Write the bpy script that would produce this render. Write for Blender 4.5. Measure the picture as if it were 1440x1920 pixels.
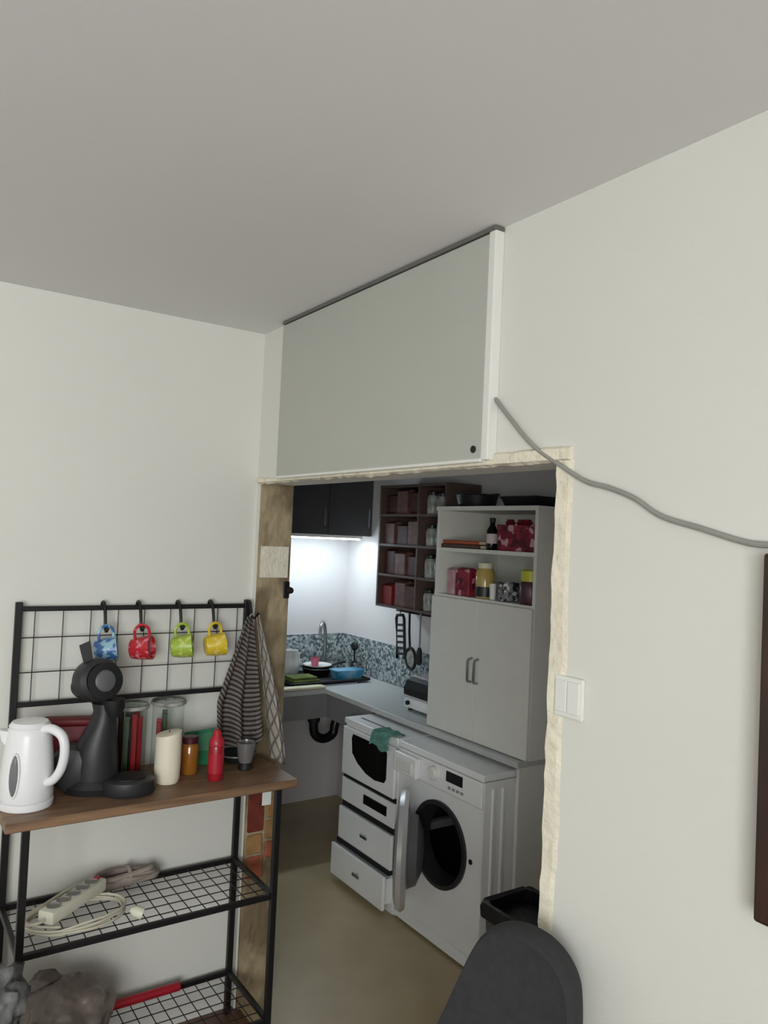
import bpy, bmesh, math, random
from mathutils import Vector, Matrix, noise
R = math.radians
random.seed(7)
for o in list(bpy.data.objects): bpy.data.objects.remove(o)
scene = bpy.context.scene
COL = scene.collection

# ------------------------------------------------------------------ camera
CAMLOC = (2.7295, -1.2461, 1.8)
A = Vector((0.55927, 0.0, 0.0))
cam_d = bpy.data.cameras.new('camera'); cam = bpy.data.objects.new('camera', cam_d); COL.objects.link(cam)
def _camrot():
    f = 1440.0; c = (720.0, 960.0)
    def cv(v): return Vector((v[0]-c[0], -(v[1]-c[1]), -f)).normalized()
    a = -cv((-252.0, 961.0)); b = cv((2850.0, 1100.0)); b = (b-a*a.dot(b)).normalized(); u = a.cross(b)
    return Matrix((a, b, u))          # world = M @ cam
cam.matrix_world = Matrix.Translation(CAMLOC) @ _camrot().to_4x4()
cam_d.sensor_fit = 'VERTICAL'; cam_d.sensor_height = 36.0; cam_d.lens = 27.0; cam_d.clip_start = 0.05
scene.camera = cam

# ------------------------------------------------------------------ world and daylight
w = bpy.data.worlds.new('sky'); scene.world = w; w.use_nodes = True
bg = w.node_tree.nodes['Background']; bg.inputs[0].default_value = (0.80, 0.90, 1.0, 1); bg.inputs[1].default_value = 1.2
ld = bpy.data.lights.new('window_daylight', 'AREA'); ld.shape = 'RECTANGLE'; ld.size = 2.2; ld.size_y = 1.55
ld.energy = 146; ld.color = (1.0, 0.995, 0.985)
lo = bpy.data.objects.new('window_daylight', ld); COL.objects.link(lo)
lo.location = (4.62, -2.80, 1.62); lo.rotation_euler = (0, R(90), 0); lo.scale = (1, 1, 1)
lo.rotation_euler = Vector((-1, 0, 0)).to_track_quat('-Z', 'Y').to_euler()
vs = scene.view_settings; vs.view_transform = 'Standard'; vs.look = 'None'; vs.gamma = 1; vs.exposure = 0.0; vs.use_curve_mapping = False

# ------------------------------------------------------------------ materials
MATS = {}
def lin(c):
    return tuple(((x/255)/12.92 if x/255 <= 0.04045 else ((x/255+0.055)/1.055)**2.4) for x in c)
def mat(name, rgb, rough=0.6, metal=0.0, var=0.06, scale=12.0, bump=0.0, bscale=60.0, coat=0.0, alpha=None, spec=0.5, stretch=None, rgb2=None, lo=0.35, hi=0.65, trans=0.0, sheen=0.0):
    m = bpy.data.materials.new(name); m.use_nodes = True; nt = m.node_tree; b = nt.nodes['Principled BSDF']
    tc = nt.nodes.new('ShaderNodeTexCoord'); mp = nt.nodes.new('ShaderNodeMapping'); nt.links.new(tc.outputs['Object'], mp.inputs[0])
    if stretch: mp.inputs['Scale'].default_value = stretch
    nz = nt.nodes.new('ShaderNodeTexNoise'); nz.inputs['Scale'].default_value = scale; nz.inputs['Detail'].default_value = 5; nt.links.new(mp.outputs[0], nz.inputs['Vector'])
    cr = nt.nodes.new('ShaderNodeValToRGB'); nt.links.new(nz.outputs['Fac'], cr.inputs[0])
    c = lin(rgb); c2 = lin(rgb2) if rgb2 else tuple(x*(1-var) for x in c); c1 = c if rgb2 else tuple(min(1, x*(1+var)) for x in c)
    cr.color_ramp.elements[0].position = lo; cr.color_ramp.elements[1].position = hi
    cr.color_ramp.elements[0].color = (*c2, 1); cr.color_ramp.elements[1].color = (*c1, 1)
    nt.links.new(cr.outputs[0], b.inputs['Base Color'])
    b.inputs['Roughness'].default_value = rough; b.inputs['Metallic'].default_value = metal
    b.inputs['Coat Weight'].default_value = coat; b.inputs['Specular IOR Level'].default_value = spec
    if alpha is not None: b.inputs['Alpha'].default_value = alpha
    if trans: b.inputs['Transmission Weight'].default_value = trans
    if bump:
        n2 = nt.nodes.new('ShaderNodeTexNoise'); n2.inputs['Scale'].default_value = bscale; n2.inputs['Detail'].default_value = 4; nt.links.new(mp.outputs[0], n2.inputs['Vector'])
        bp = nt.nodes.new('ShaderNodeBump'); bp.inputs['Strength'].default_value = bump; bp.inputs['Distance'].default_value = 0.01
        nt.links.new(n2.outputs['Fac'], bp.inputs['Height']); nt.links.new(bp.outputs[0], b.inputs['Normal'])
    MATS[name] = m
    return m
def mat_voronoi(name, cols, scale, rough=0.5, feature='F1', edge=None):
    m = bpy.data.materials.new(name); m.use_nodes = True; nt = m.node_tree; b = nt.nodes['Principled BSDF']
    tc = nt.nodes.new('ShaderNodeTexCoord'); v = nt.nodes.new('ShaderNodeTexVoronoi'); v.inputs['Scale'].default_value = scale
    nt.links.new(tc.outputs['Object'], v.inputs['Vector'])
    sp = nt.nodes.new('ShaderNodeSeparateColor'); nt.links.new(v.outputs['Color'], sp.inputs[0])
    cr = nt.nodes.new('ShaderNodeValToRGB'); cr.color_ramp.interpolation = 'CONSTANT'; nt.links.new(sp.outputs[0], cr.inputs[0])
    el = cr.color_ramp.elements; n = len(cols)
    while len(el) < n: el.new(0.5)
    for i, c in enumerate(cols): el[i].position = i/n; el[i].color = (*lin(c), 1)
    nt.links.new(cr.outputs[0], b.inputs['Base Color']); b.inputs['Roughness'].default_value = rough
    MATS[name] = m; return m
def mat_stripes(name, c1, c2, sc, rot=0.0, cross=None, rough=0.9, thr=0.5):
    m = bpy.data.materials.new(name); m.use_nodes = True; nt = m.node_tree; b = nt.nodes['Principled BSDF']
    tc = nt.nodes.new('ShaderNodeTexCoord')
    def wave(r):
        mp = nt.nodes.new('ShaderNodeMapping'); mp.inputs['Rotation'].default_value = (0, 0, r); nt.links.new(tc.outputs['UV'], mp.inputs[0])
        wv = nt.nodes.new('ShaderNodeTexWave'); wv.inputs['Scale'].default_value = sc; wv.inputs['Distortion'].default_value = 0.6; wv.inputs['Detail'].default_value = 1
        nt.links.new(mp.outputs[0], wv.inputs[0]); return wv.outputs['Fac']
    f = wave(rot)
    if cross is not None:
        g = wave(cross); mx = nt.nodes.new('ShaderNodeMath'); mx.operation = 'MAXIMUM'; nt.links.new(f, mx.inputs[0]); nt.links.new(g, mx.inputs[1]); f = mx.outputs[0]
    cr = nt.nodes.new('ShaderNodeValToRGB'); cr.color_ramp.elements[0].position = thr-0.1; cr.color_ramp.elements[1].position = thr+0.1
    cr.color_ramp.elements[0].color = (*lin(c1), 1); cr.color_ramp.elements[1].color = (*lin(c2), 1)
    nt.links.new(f, cr.inputs[0]); nt.links.new(cr.outputs[0], b.inputs['Base Color']); b.inputs['Roughness'].default_value = rough
    MATS[name] = m; return m
def mat_glass(name, tint=(235, 245, 242), gloss=0.12):
    m = bpy.data.materials.new(name); m.use_nodes = True; nt = m.node_tree; nt.nodes.remove(nt.nodes['Principled BSDF']); out = nt.nodes['Material Output']
    t = nt.nodes.new('ShaderNodeBsdfTransparent'); t.inputs[0].default_value = (*lin(tint), 1)
    g = nt.nodes.new('ShaderNodeBsdfGlossy'); g.inputs['Roughness'].default_value = 0.05
    fr = nt.nodes.new('ShaderNodeLayerWeight'); fr.inputs['Blend'].default_value = 0.5
    pw = nt.nodes.new('ShaderNodeMath'); pw.operation = 'POWER'; pw.inputs[1].default_value = 3.5; nt.links.new(fr.outputs['Facing'], pw.inputs[0])
    ad = nt.nodes.new('ShaderNodeMath'); ad.operation = 'MULTIPLY_ADD'; ad.inputs[1].default_value = 0.6; ad.inputs[2].default_value = gloss*0.3
    mx = nt.nodes.new('ShaderNodeMixShader'); nt.links.new(pw.outputs[0], ad.inputs[0]); nt.links.new(ad.outputs[0], mx.inputs[0])
    nt.links.new(t.outputs[0], mx.inputs[1]); nt.links.new(g.outputs[0], mx.inputs[2]); nt.links.new(mx.outputs[0], out.inputs[0])
    MATS[name] = m; return m
def mat_emit(name, rgb, s):
    m = bpy.data.materials.new(name); m.use_nodes = True; nt = m.node_tree; b = nt.nodes['Principled BSDF']
    b.inputs['Base Color'].default_value = (*lin(rgb), 1); b.inputs['Emission Color'].default_value = (*lin(rgb), 1); b.inputs['Emission Strength'].default_value = s
    MATS[name] = m; return m

mat('paint', (224, 223, 216), 0.85, var=0.012, scale=2.2, bump=0.05, bscale=90)
mat('ceiling_paint', (230, 229, 228), 0.9, var=0.012, scale=1.4, bump=0.04, bscale=70)
mat('kitchen_paint', (216, 211, 210), 0.8, var=0.02, scale=2, bump=0.05)
mat('raw_plaster', (170, 154, 124), 0.95, scale=6.5, bump=0.6, bscale=35, rgb2=(124, 108, 84), lo=0.42, hi=0.58, stretch=(1, 1, 0.8))
mat('filler', (232, 225, 206), 0.95, var=0.06, scale=18, bump=0.7, bscale=50)
mat('brick_orange', (158, 88, 62), 0.9, var=0.2, scale=20, bump=0.5)
mat('brick_dark', (112, 46, 36), 0.9, var=0.25, scale=20, bump=0.5)
mat('brick_ochre', (156, 118, 74), 0.9, var=0.2, scale=20, bump=0.5)
mat('laminate', (112, 82, 62), 0.45, scale=4, stretch=(1, 9, 1), rgb2=(84, 58, 44), lo=0.3, hi=0.7)
mat('vinyl', (190, 172, 138), 0.4, scale=5, rgb2=(176, 157, 124), lo=0.3, hi=0.7)
mat('panel_grey', (184, 185, 177), 0.55, var=0.01)
mat('white_plastic', (232, 231, 226), 0.35, var=0.01)
mat('white_enamel', (240, 240, 240), 0.3, var=0.01)
mat('white_laminate', (226, 225, 218), 0.45, var=0.015)
mat('worktop_grey', (190, 192, 190), 0.4, var=0.05, scale=40)
mat('apron_grey', (132, 130, 130), 0.55, var=0.04)
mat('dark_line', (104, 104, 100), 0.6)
mat('grey_profile', (150, 150, 144), 0.5)
mat('black_metal', (24, 22, 24), 0.45, spec=0.4)
mat('black_plastic', (18, 18, 19), 0.6)
mat('charcoal_plastic', (40, 40, 43), 0.45)
mat('grey_disc', (98, 98, 100), 0.4)
mat('black_glass', (10, 10, 11), 0.1)
mat('silver', (214, 214, 216), 0.34, metal=0.6, var=0.02)
mat('steel', (165, 168, 170), 0.28, metal=1.0, var=0.03)
mat('table_wood', (146, 114, 86), 0.5, scale=5, stretch=(9, 1, 9), rgb2=(104, 79, 60), lo=0.3, hi=0.7)
mat('cord_grey', (150, 148, 142), 0.7)
mat('cord_beige', (208, 202, 184), 0.6)
mat('brown_wood', (64, 40, 32), 0.4, scale=6, stretch=(8, 8, 1), rgb2=(40, 26, 22))
mat('mirror', (70, 62, 60), 0.08, metal=0.8)
mat('mug_blue', (70, 110, 170), 0.3, scale=55, rgb2=(150, 190, 205), lo=0.48, hi=0.54)
mat('mug_red', (190, 44, 54), 0.3, scale=55, rgb2=(222, 130, 140), lo=0.40, hi=0.46)
mat('mug_lime', (164, 190, 66), 0.3, scale=55, rgb2=(206, 214, 130), lo=0.40, hi=0.46)
mat('mug_yellow', (222, 192, 48), 0.3, scale=55, rgb2=(232, 212, 130), lo=0.40, hi=0.46)
mat('mug_inside', (225, 222, 210), 0.3)
mat('dark_red', (112, 18, 28), 0.5)
mat('capsule_red', (140, 24, 34), 0.35)
mat('capsule_green', (40, 62, 34), 0.35)
mat('capsule_black', (26, 22, 22), 0.35)
mat('candle_wax', (236, 228, 206), 0.5, var=0.02)
mat('honey', (150, 94, 34), 0.15, coat=0.6)
mat('lid_maroon', (70, 22, 34), 0.4)
mat('red_can', (160, 26, 42), 0.3, coat=0.3)
mat('red_cap', (178, 38, 54), 0.35)
mat('label_pale', (206, 190, 186), 0.6)
mat('green_bag', (34, 128, 82), 0.45, rgb2=(22, 84, 60), scale=10)
mat('water_window', (120, 120, 122), 0.15)
mat('kettle_white', (240, 240, 242), 0.3, var=0.005)
mat('cup_grey', (150, 148, 148), 0.2, metal=0.5)
mat('bag_brown', (132, 120, 112), 0.35, rgb2=(102, 92, 86), scale=5, bump=0.6, bscale=16)
mat('bag_clear', (150, 150, 150), 0.16, rgb2=(70, 70, 72), scale=11, bump=1.0, bscale=24, alpha=0.82)
mat('cloth_taupe', (164, 152, 142), 0.95, rgb2=(128, 116, 108), scale=10, bump=0.4, bscale=30)
mat('red_handle', (160, 24, 40), 0.4)
mat('strip_white', (226, 224, 206), 0.4)
mat('bin_grey', (84, 84, 86), 0.5)
mat('bag_black', (13, 12, 18), 0.35, bump=0.4, bscale=25)
mat('chair_fabric', (50, 50, 52), 0.95, var=0.1, scale=60, bump=0.15, bscale=200)
mat('cabinet_dark', (66, 65, 66), 0.4)
mat('shelf_brown', (88, 70, 64), 0.5)
mat('spice_brown', (84, 44, 36), 0.5, rgb2=(50, 28, 24), scale=30)
mat('spice_red', (124, 22, 28), 0.5)
mat('spice_tan', (118, 84, 76), 0.5, rgb2=(92, 60, 54), scale=25)
mat('jar_grey', (176, 178, 172), 0.3, rgb2=(120, 120, 116), scale=30)
mat('lid_dark', (38, 36, 36), 0.4)
mat('jar_glass_grey', (196, 196, 186), 0.15, rgb2=(150, 148, 140), scale=15)
mat('amber', (190, 164, 96), 0.15, coat=0.4)
mat('plum', (76, 40, 54), 0.35)
mat('yellow_lid', (196, 196, 52), 0.4)
mat('orange_cover', (176, 84, 52), 0.5)
mat('brown_cover', (90, 62, 52), 0.5)
mat_voronoi('flower_red', [(120, 18, 36), (150, 40, 60), (196, 150, 160), (110, 14, 32), (80, 12, 26), (140, 30, 48)], 38)
mat('paper_pale', (206, 176, 180), 0.7, rgb2=(184, 132, 142), scale=25)
mat_voronoi('mug_pattern', [(30, 30, 32), (205, 205, 205), (40, 40, 44), (120, 122, 124)], 70)
mat_voronoi('mosaic', [(172, 180, 180), (106, 116, 118), (148, 156, 158), (86, 96, 100), (192, 198, 196), (130, 140, 146)], 66, 0.25)
mat('blue_plastic', (48, 132, 172), 0.3, rgb2=(140, 188, 214), scale=9)
mat('green_cloth', (98, 112, 46), 0.9, rgb2=(70, 80, 40), scale=20)
mat('teal_cloth', (150, 206, 190), 0.9, rgb2=(112, 170, 156), scale=30)
mat('ceramic', (228, 228, 224), 0.25)
mat('pink_plastic', (196, 96, 120), 0.4)
mat('board_cream', (222, 216, 188), 0.5)
mat('rubber_black', (20, 20, 20), 0.6)
mat('pipe_black', (18, 18, 20), 0.35)
mat('drum_steel', (120, 120, 122), 0.25, metal=1.0)
mat_glass('glass', (249, 251, 250))
mat_glass('glass_pane', (250, 252, 252), 0.05)
mat_stripes('towel_stripe', (166, 156, 150), (78, 72, 70), 5.6, 1.35, rough=0.95, thr=0.55)
mat_stripes('towel_check', (220, 214, 206), (150, 142, 136), 2.0, 0.6, cross=2.3, rough=0.95, thr=0.86)
mat_emit('lamp_tube', (222, 240, 250), 62.0)

# ------------------------------------------------------------------ mesh helpers (all return a bmesh)
def box(lo, hi, bev=0.0, seg=2):
    bm = bmesh.new(); bmesh.ops.create_cube(bm, size=1.0)
    for v in bm.verts: v.co = Vector([lo[i]+(hi[i]-lo[i])*(v.co[i]+0.5) for i in range(3)])
    if bev: bmesh.ops.bevel(bm, geom=bm.edges[:], offset=bev, segments=seg, affect='EDGES', profile=0.5)
    return bm
def join(*bms):
    out = bmesh.new()
    for b in bms:
        me = bpy.data.meshes.new('t'); b.to_mesh(me); out.from_mesh(me); bpy.data.meshes.remove(me); b.free()
    return out
def xf(bm, loc=(0, 0, 0), rot=(0, 0, 0), sc=(1, 1, 1)):
    from mathutils import Euler
    M = Matrix.Translation(loc) @ Euler(rot).to_matrix().to_4x4() @ Matrix.Diagonal((*sc, 1))
    bmesh.ops.transform(bm, matrix=M, verts=bm.verts); return bm
def lathe(prof, n=28, cap=True):
    bm = bmesh.new(); rings = []
    for r, z in prof:
        if r < 1e-5: rings.append([bm.verts.new((0, 0, z))])
        else: rings.append([bm.verts.new((r*math.cos(2*math.pi*i/n), r*math.sin(2*math.pi*i/n), z)) for i in range(n)])
    for a, b in zip(rings, rings[1:]):
        for i in range(n):
            j = (i+1) % n
            if len(a) == 1 and len(b) == 1: continue
            if len(a) == 1: bm.faces.new((a[0], b[j], b[i]))
            elif len(b) == 1: bm.faces.new((a[i], a[j], b[0]))
            else: bm.faces.new((a[i], a[j], b[j], b[i]))
    if cap:
        if len(rings[0]) > 1: bm.faces.new(list(reversed(rings[0])))
        if len(rings[-1]) > 1: bm.faces.new(rings[-1])
    bmesh.ops.recalc_face_normals(bm, faces=bm.faces[:]); return bm
def smoothpts(pts, k=5):
    P = [Vector(p) for p in pts]; out = []
    for i in range(len(P)-1):
        p0 = P[max(i-1, 0)]; p1 = P[i]; p2 = P[i+1]; p3 = P[min(i+2, len(P)-1)]
        for j in range(k):
            t = j/k
            out.append(0.5*((2*p1)+(p2-p0)*t+(2*p0-5*p1+4*p2-p3)*t*t+(3*p1-p0-3*p2+p3)*t**3))
    out.append(P[-1]); return out
def tube(pts, r, n=8, smooth=0, closed=False, flat=1.0):
    P = smoothpts(pts, smooth) if smooth else [Vector(p) for p in pts]
    rr = r if callable(r) else (lambda t: r)
    bm = bmesh.new(); rings = []; up = Vector((0, 0, 1)); m = len(P); pu = None
    for i, p in enumerate(P):
        if closed: d = P[(i+1) % m]-P[i-1]
        else: d = P[min(i+1, m-1)]-P[max(i-1, 0)]
        d.normalize()
        if pu is None:
            pu = up if abs(d.z) < 0.9 else Vector((1, 0, 0))
        s = d.cross(pu).normalized(); u = s.cross(d).normalized(); pu = u
        q = rr(i/max(m-1, 1))
        rings.append([bm.verts.new(p+s*q*math.cos(2*math.pi*k/n)+u*q*flat*math.sin(2*math.pi*k/n)) for k in range(n)])
    pairs = list(zip(rings, rings[1:]))
    if closed: pairs.append((rings[-1], rings[0]))
    for a, b in pairs:
        for k in range(n):
            j = (k+1) % n; bm.faces.new((a[k], a[j], b[j], b[k]))
    if not closed:
        bm.faces.new(list(reversed(rings[0]))); bm.faces.new(rings[-1])
    bmesh.ops.recalc_face_normals(bm, faces=bm.faces[:]); return bm
def prism(poly, axis, a, b, bev=0.0):
    """poly of 2D points extruded along axis from a to b"""
    bm = bmesh.new()
    def P(p, h):
        return {'x': (h, p[0], p[1]), 'y': (p[0], h, p[1]), 'z': (p[0], p[1], h)}[axis]
    A_ = [bm.verts.new(P(p, a)) for p in poly]; B_ = [bm.verts.new(P(p, b)) for p in poly]
    bm.faces.new(A_); bm.faces.new(list(reversed(B_)))
    for i in range(len(poly)):
        j = (i+1) % len(poly); bm.faces.new((A_[i], B_[i], B_[j], A_[j]))
    bmesh.ops.recalc_face_normals(bm, faces=bm.faces[:])
    if bev: bmesh.ops.bevel(bm, geom=bm.edges[:], offset=bev, segments=2, affect='EDGES', profile=0.5)
    return bm
def loft(rings, cap=True):
    bm = bmesh.new(); RR = [[bm.verts.new(p) for p in r] for r in rings]; n = len(RR[0])
    for a, b in zip(RR, RR[1:]):
        for k in range(n): bm.faces.new((a[k], a[(k+1) % n], b[(k+1) % n], b[k]))
    if cap: bm.faces.new(list(reversed(RR[0]))); bm.faces.new(RR[-1])
    bmesh.ops.recalc_face_normals(bm, faces=bm.faces[:]); return bm
def ell(cx, cy, z, rx, ry, n=24, tilt=0.0):
    return [(cx+rx*math.cos(2*math.pi*k/n), cy+ry*math.sin(2*math.pi*k/n), z+tilt*math.cos(2*math.pi*k/n)) for k in range(n)]
def blob(c, r, seed=0, amp=0.25, freq=3.0, sub=4):
    bm = bmesh.new(); bmesh.ops.create_icosphere(bm, subdivisions=sub, radius=1.0)
    for v in bm.verts:
        d = v.co.normalized(); k = 1+amp*noise.noise(d*freq+Vector((seed*3.1, seed, 0)))+amp*0.5*abs(noise.noise(d*freq*2.7+Vector((0, seed*5.3, 2))))
        v.co = Vector((c[0]+d.x*r[0]*k, c[1]+d.y*r[1]*k, max(c[2]+d.z*r[2]*k, c[2]-r[2]*0.9)))
    return bm

# ------------------------------------------------------------------ object helpers
def obj(name, bm, m, parent=None, smooth=False, sharp=True):
    me = bpy.data.meshes.new(name); bm.to_mesh(me); bm.free()
    o = bpy.data.objects.new(name, me); COL.objects.link(o)
    me.materials.append(MATS[m])
    if smooth:
        me.polygons.foreach_set('use_smooth', [True]*len(me.polygons))
        if name not in ('bag_body', 'knot', 'bag_neck', 'fabric'): me.set_sharp_from_angle(angle=R(38))
    if parent: o.parent = parent
    return o
def tag(o, label, cat, group=None):
    o['label'] = label; o['category'] = cat
    if group: o['group'] = group
    return o
def thing(name, label, cat, loc=(0, 0, 0), rz=0.0, group=None):
    o = bpy.data.objects.new(name, None); COL.objects.link(o); o.location = loc; o.rotation_euler = (0, 0, rz); o.empty_display_size = 0.1
    return tag(o, label, cat, group)
def struct(name, bm, m, parent=None):
    o = obj(name, bm, m, parent)
    if not parent: o['kind'] = 'structure'
    return o
class W:
    """a thing whose parts are given in world coordinates"""
    def __init__(s, name, label, cat, base, group=None):
        s.b = Vector(base); s.o = thing(name, label, cat, base, 0, group)
    def add(s, name, bm, m, smooth=False, parent=None):
        bmesh.ops.translate(bm, verts=bm.verts, vec=-s.b)
        return obj(name, bm, m, parent or s.o, smooth)

# ------------------------------------------------------------------ the setting
HC = 2.56; OX0, OX1, OZ = 0.02, 1.552, 1.98; WT = 0.14
EX, SY = 4.4, -4.6                       # far walls of the living room
KX0, KX1, KY = -1.85, 1.75, 1.55         # kitchen
struct('floor', box((0, SY, -0.05), (EX, 0.02, 0)), 'laminate')
struct('floor.001', box((KX0, 0.02, -0.05), (KX1, KY, 0)), 'vinyl')
struct('ceiling', box((KX0-0.1, SY-0.1, HC), (EX+0.1, KY+0.1, HC+0.1)), 'ceiling_paint')
struct('wall_left', box((-0.15, SY, -0.05), (0, 0, HC)), 'paint')
wr = struct('wall_right', join(box((KX0, 0.0, -0.05), (OX0, WT, HC)), box((OX0, 0.0, OZ), (OX1, WT, HC)), box((OX1, 0.0, -0.05), (EX, WT, HC))), 'paint')
struct('wall_front', box((-0.15, SY-0.12, -0.05), (EX, SY, HC)), 'paint')
WY0, WY1, WZ0, WZ1 = -3.95, -1.65, 0.82, 2.42
struct('wall_window', join(box((EX, SY, -0.05), (EX+0.15, WY0, HC)), box((EX, WY1, -0.05), (EX+0.15, 0, HC)), box((EX, WY0, -0.05), (EX+0.15, WY1, WZ0)), box((EX, WY0, WZ1), (EX+0.15, WY1, HC))), 'paint')
wn = struct('window_1', join(box((EX+0.04, WY0, WZ0), (EX+0.1, WY1, WZ0+0.06)), box((EX+0.04, WY0, WZ1-0.06), (EX+0.1, WY1, WZ1)), box((EX+0.04, WY0, WZ0), (EX+0.1, WY0+0.06, WZ1)), box((EX+0.04, WY1-0.06, WZ0), (EX+0.1, WY1, WZ1)), box((EX+0.04, -2.84, WZ0), (EX+0.1, -2.76, WZ1))), 'white_plastic')
for y0, y1 in ((WY0+0.06, -2.84), (-2.76, WY1-0.06)):
    obj('pane', box((EX+0.065, y0, WZ0+0.06), (EX+0.072, y1, WZ1-0.06)), 'glass_pane', wn)
struct('wall_back', box((KX0-0.1, KY, -0.05), (KX1+0.1, KY+0.1, HC)), 'kitchen_paint')
struct('wall_kitchen_left', box((KX0-0.1, 0, -0.05), (KX0, KY, HC)), 'kitchen_paint')
struct('wall_kitchen_right', box((KX1, WT, -0.05), (KX1+0.1, KY, HC)), 'kitchen_paint')

# mosaic splashback on the two kitchen walls behind the worktop
struct('wall_splashback', join(box((KX0, KY-0.008, 0.876), (-0.32, KY, 1.115)), box((KX0, 0.5, 0.876), (KX0+0.008, KY-0.008, 1.115))), 'mosaic')

# raw, unplastered end of the wall: left jamb with bricks, rough filler round the opening
def rough_slab(lo, hi, axis, nu, nv, amp, seed):
    """thin slab whose big face (normal +axis) and outline are uneven"""
    bm = bmesh.new(); rnd = random.Random(seed); ax = 'xyz'.index(axis[1]); sg = 1 if axis[0] == '+' else -1
    oth = [i for i in range(3) if i != ax]; g = []
    for i in range(nu+1):
        row = []
        for j in range(nv+1):
            p = [0, 0, 0]; u = i/nu; v = j/nv
            p[oth[0]] = lo[oth[0]]+(hi[oth[0]]-lo[oth[0]])*u; p[oth[1]] = lo[oth[1]]+(hi[oth[1]]-lo[oth[1]])*v
            edge = i in (0, nu) or j in (0, nv)
            p[ax] = (hi if sg > 0 else lo)[ax]
            if not edge: p[ax] += sg*amp*(0.6*rnd.random()-0.1)
            row.append(bm.verts.new(p))
        g.append(row)
    for i in range(nu):
        for j in range(nv): bm.faces.new((g[i][j], g[i+1][j], g[i+1][j+1], g[i][j+1]))
    r = bmesh.ops.extrude_face_region(bm, geom=bm.faces[:])
    for v in [x for x in r['geom'] if isinstance(x, bmesh.types.BMVert)]: v.co[ax] = (lo if sg > 0 else hi)[ax]
    bmesh.ops.recalc_face_normals(bm, faces=bm.faces[:]); return bm
jamb = struct('trim_1', rough_slab((OX0, 0.006, 0.0), (OX0+0.012, WT, OZ), '+x', 8, 60, 0.007, 3), 'raw_plaster')
bricks = [(0.012, 0.078, 0.655, 0.80, 'brick_dark'), (0.012, 0.075, 0.572, 0.645, 'brick_ochre'), (0.016, 0.082, 0.478, 0.562, 'brick_orange'),
          (0.088, 0.136, 0.70, 0.775, 'brick_ochre'), (0.085, 0.136, 0.62, 0.69, 'brick_ochre'), (0.09, 0.136, 0.55, 0.61, 'brick_orange')]
for y0, y1, z0, z1, m in bricks:
    obj('brick', box((OX0+0.008, y0, z0), (OX0+0.021, y1, z1), 0.004, 1), m, jamb)
obj('patch', rough_slab((OX0+0.012, 0.012, 1.62), (OX0+0.019, 0.128, 1.74), '+x', 4, 5, 0.004, 9), 'filler', jamb)
def lumpy_strip(horizontal, seed):
    """uneven bead of filler along the edge of the opening, on the face of the wall"""
    rnd = random.Random(seed); bm = bmesh.new(); n = 70; rows = []
    for i in range(n+1):
        t = i/n
        a = 0.006*rnd.random()+0.006*noise.noise(Vector((t*9, seed, 0))); b = 0.030+0.014*t+0.010*noise.noise(Vector((t*7, seed+4, 1)))+0.004*rnd.random()
        if horizontal:
            x = OX0+(OX1-OX0+0.04)*t; pts = [(x, 0.0, OZ-a), (x, -0.012-0.004*rnd.random(), OZ+0.002), (x, -0.012, OZ+b*0.55), (x, 0.0, OZ+b*0.7)]
        else:
            z = 0.0+OZ*t; pts = [(OX1-a-0.002, 0.012, z), (OX1+0.002-a*0.5, -0.004-0.005*rnd.random(), z), (OX1+b*0.75, -0.004, z), (OX1+b, 0.0, z)]
        rows.append([bm.verts.new(p) for p in pts])
    for r, s in zip(rows, rows[1:]):
        for k in range(4):
            bm.faces.new((r[k], r[(k+1) % 4], s[(k+1) % 4], s[k]))
    bm.faces.new(rows[0]); bm.faces.new(rows[-1]); bmesh.ops.recalc_face_normals(bm, faces=bm.faces[:]); return bm
struct('trim_2', lumpy_strip(False, 2), 'filler')
struct('trim_3', lumpy_strip(True, 5), 'filler')

# ------------------------------------------------------------------ grey panel over the opening, its cord, light switch, mirror
t = W('wall_panel', 'large flat grey panel with a white edge above the kitchen opening', 'panel', (0.78, -0.02, 1.995))
t.add('front_sheet', box((0.215, -0.028, 1.995), (1.328, -0.0, 2.545), 0.002, 1), 'panel_grey')
t.add('edge_profile', box((1.328, -0.030, 1.992), (1.352, -0.0, 2.548), 0.003), 'white_plastic')
t.add('top_shadow_gap', box((0.215, -0.032, 2.548), (1.352, -0.0, 2.559), 0.002, 1), 'dark_line')  # dark grey strip painted in for the shadow gap at the ceiling
t.add('bottom_profile', box((0.215, -0.030, 1.988), (1.328, -0.0, 1.997), 0.002, 1), 'white_plastic')
t.add('screw', xf(lathe([(0.0, 0.0), (0.009, 0.0), (0.009, 0.003), (0.005, 0.006), (0.0, 0.006)], 12), (1.300, -0.028, 2.02), (R(90), 0, 0)), 'rubber_black', True)
cord = [(1.352, -0.010, 2.140), (1.40, -0.012, 2.095), (1.484, -0.010, 2.018), (1.57, -0.009, 1.968), (1.64, -0.009, 1.932), (1.70, -0.01, 1.917), (1.765, -0.01, 1.894), (1.826, -0.009, 1.860), (1.91, -0.009, 1.838), (1.996, -0.009, 1.816), (2.05, -0.010, 1.814), (2.12, -0.01, 1.82), (2.25, -0.01, 1.80), (2.4, -0.01, 1.6), (2.42, -0.01, 1.2)]
tag(obj('wall_cable', tube(cord, 0.0055, 8, 6), 'cord_grey', smooth=True), 'thin grey cord sagging across the white wall from the panel', 'cable')
t = W('light_switch', 'white double light switch on the wall beside the opening', 'switch', (1.61, 0, 1.44))
t.add('plate', box((1.572, -0.009, 1.435), (1.652, -0.0, 1.522), 0.004), 'white_plastic')
for x0, x1 in ((1.579, 1.610), (1.613, 1.645)): t.add('rocker', box((x0, -0.013, 1.447), (x1, -0.008, 1.513), 0.002), 'white_plastic')
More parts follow.
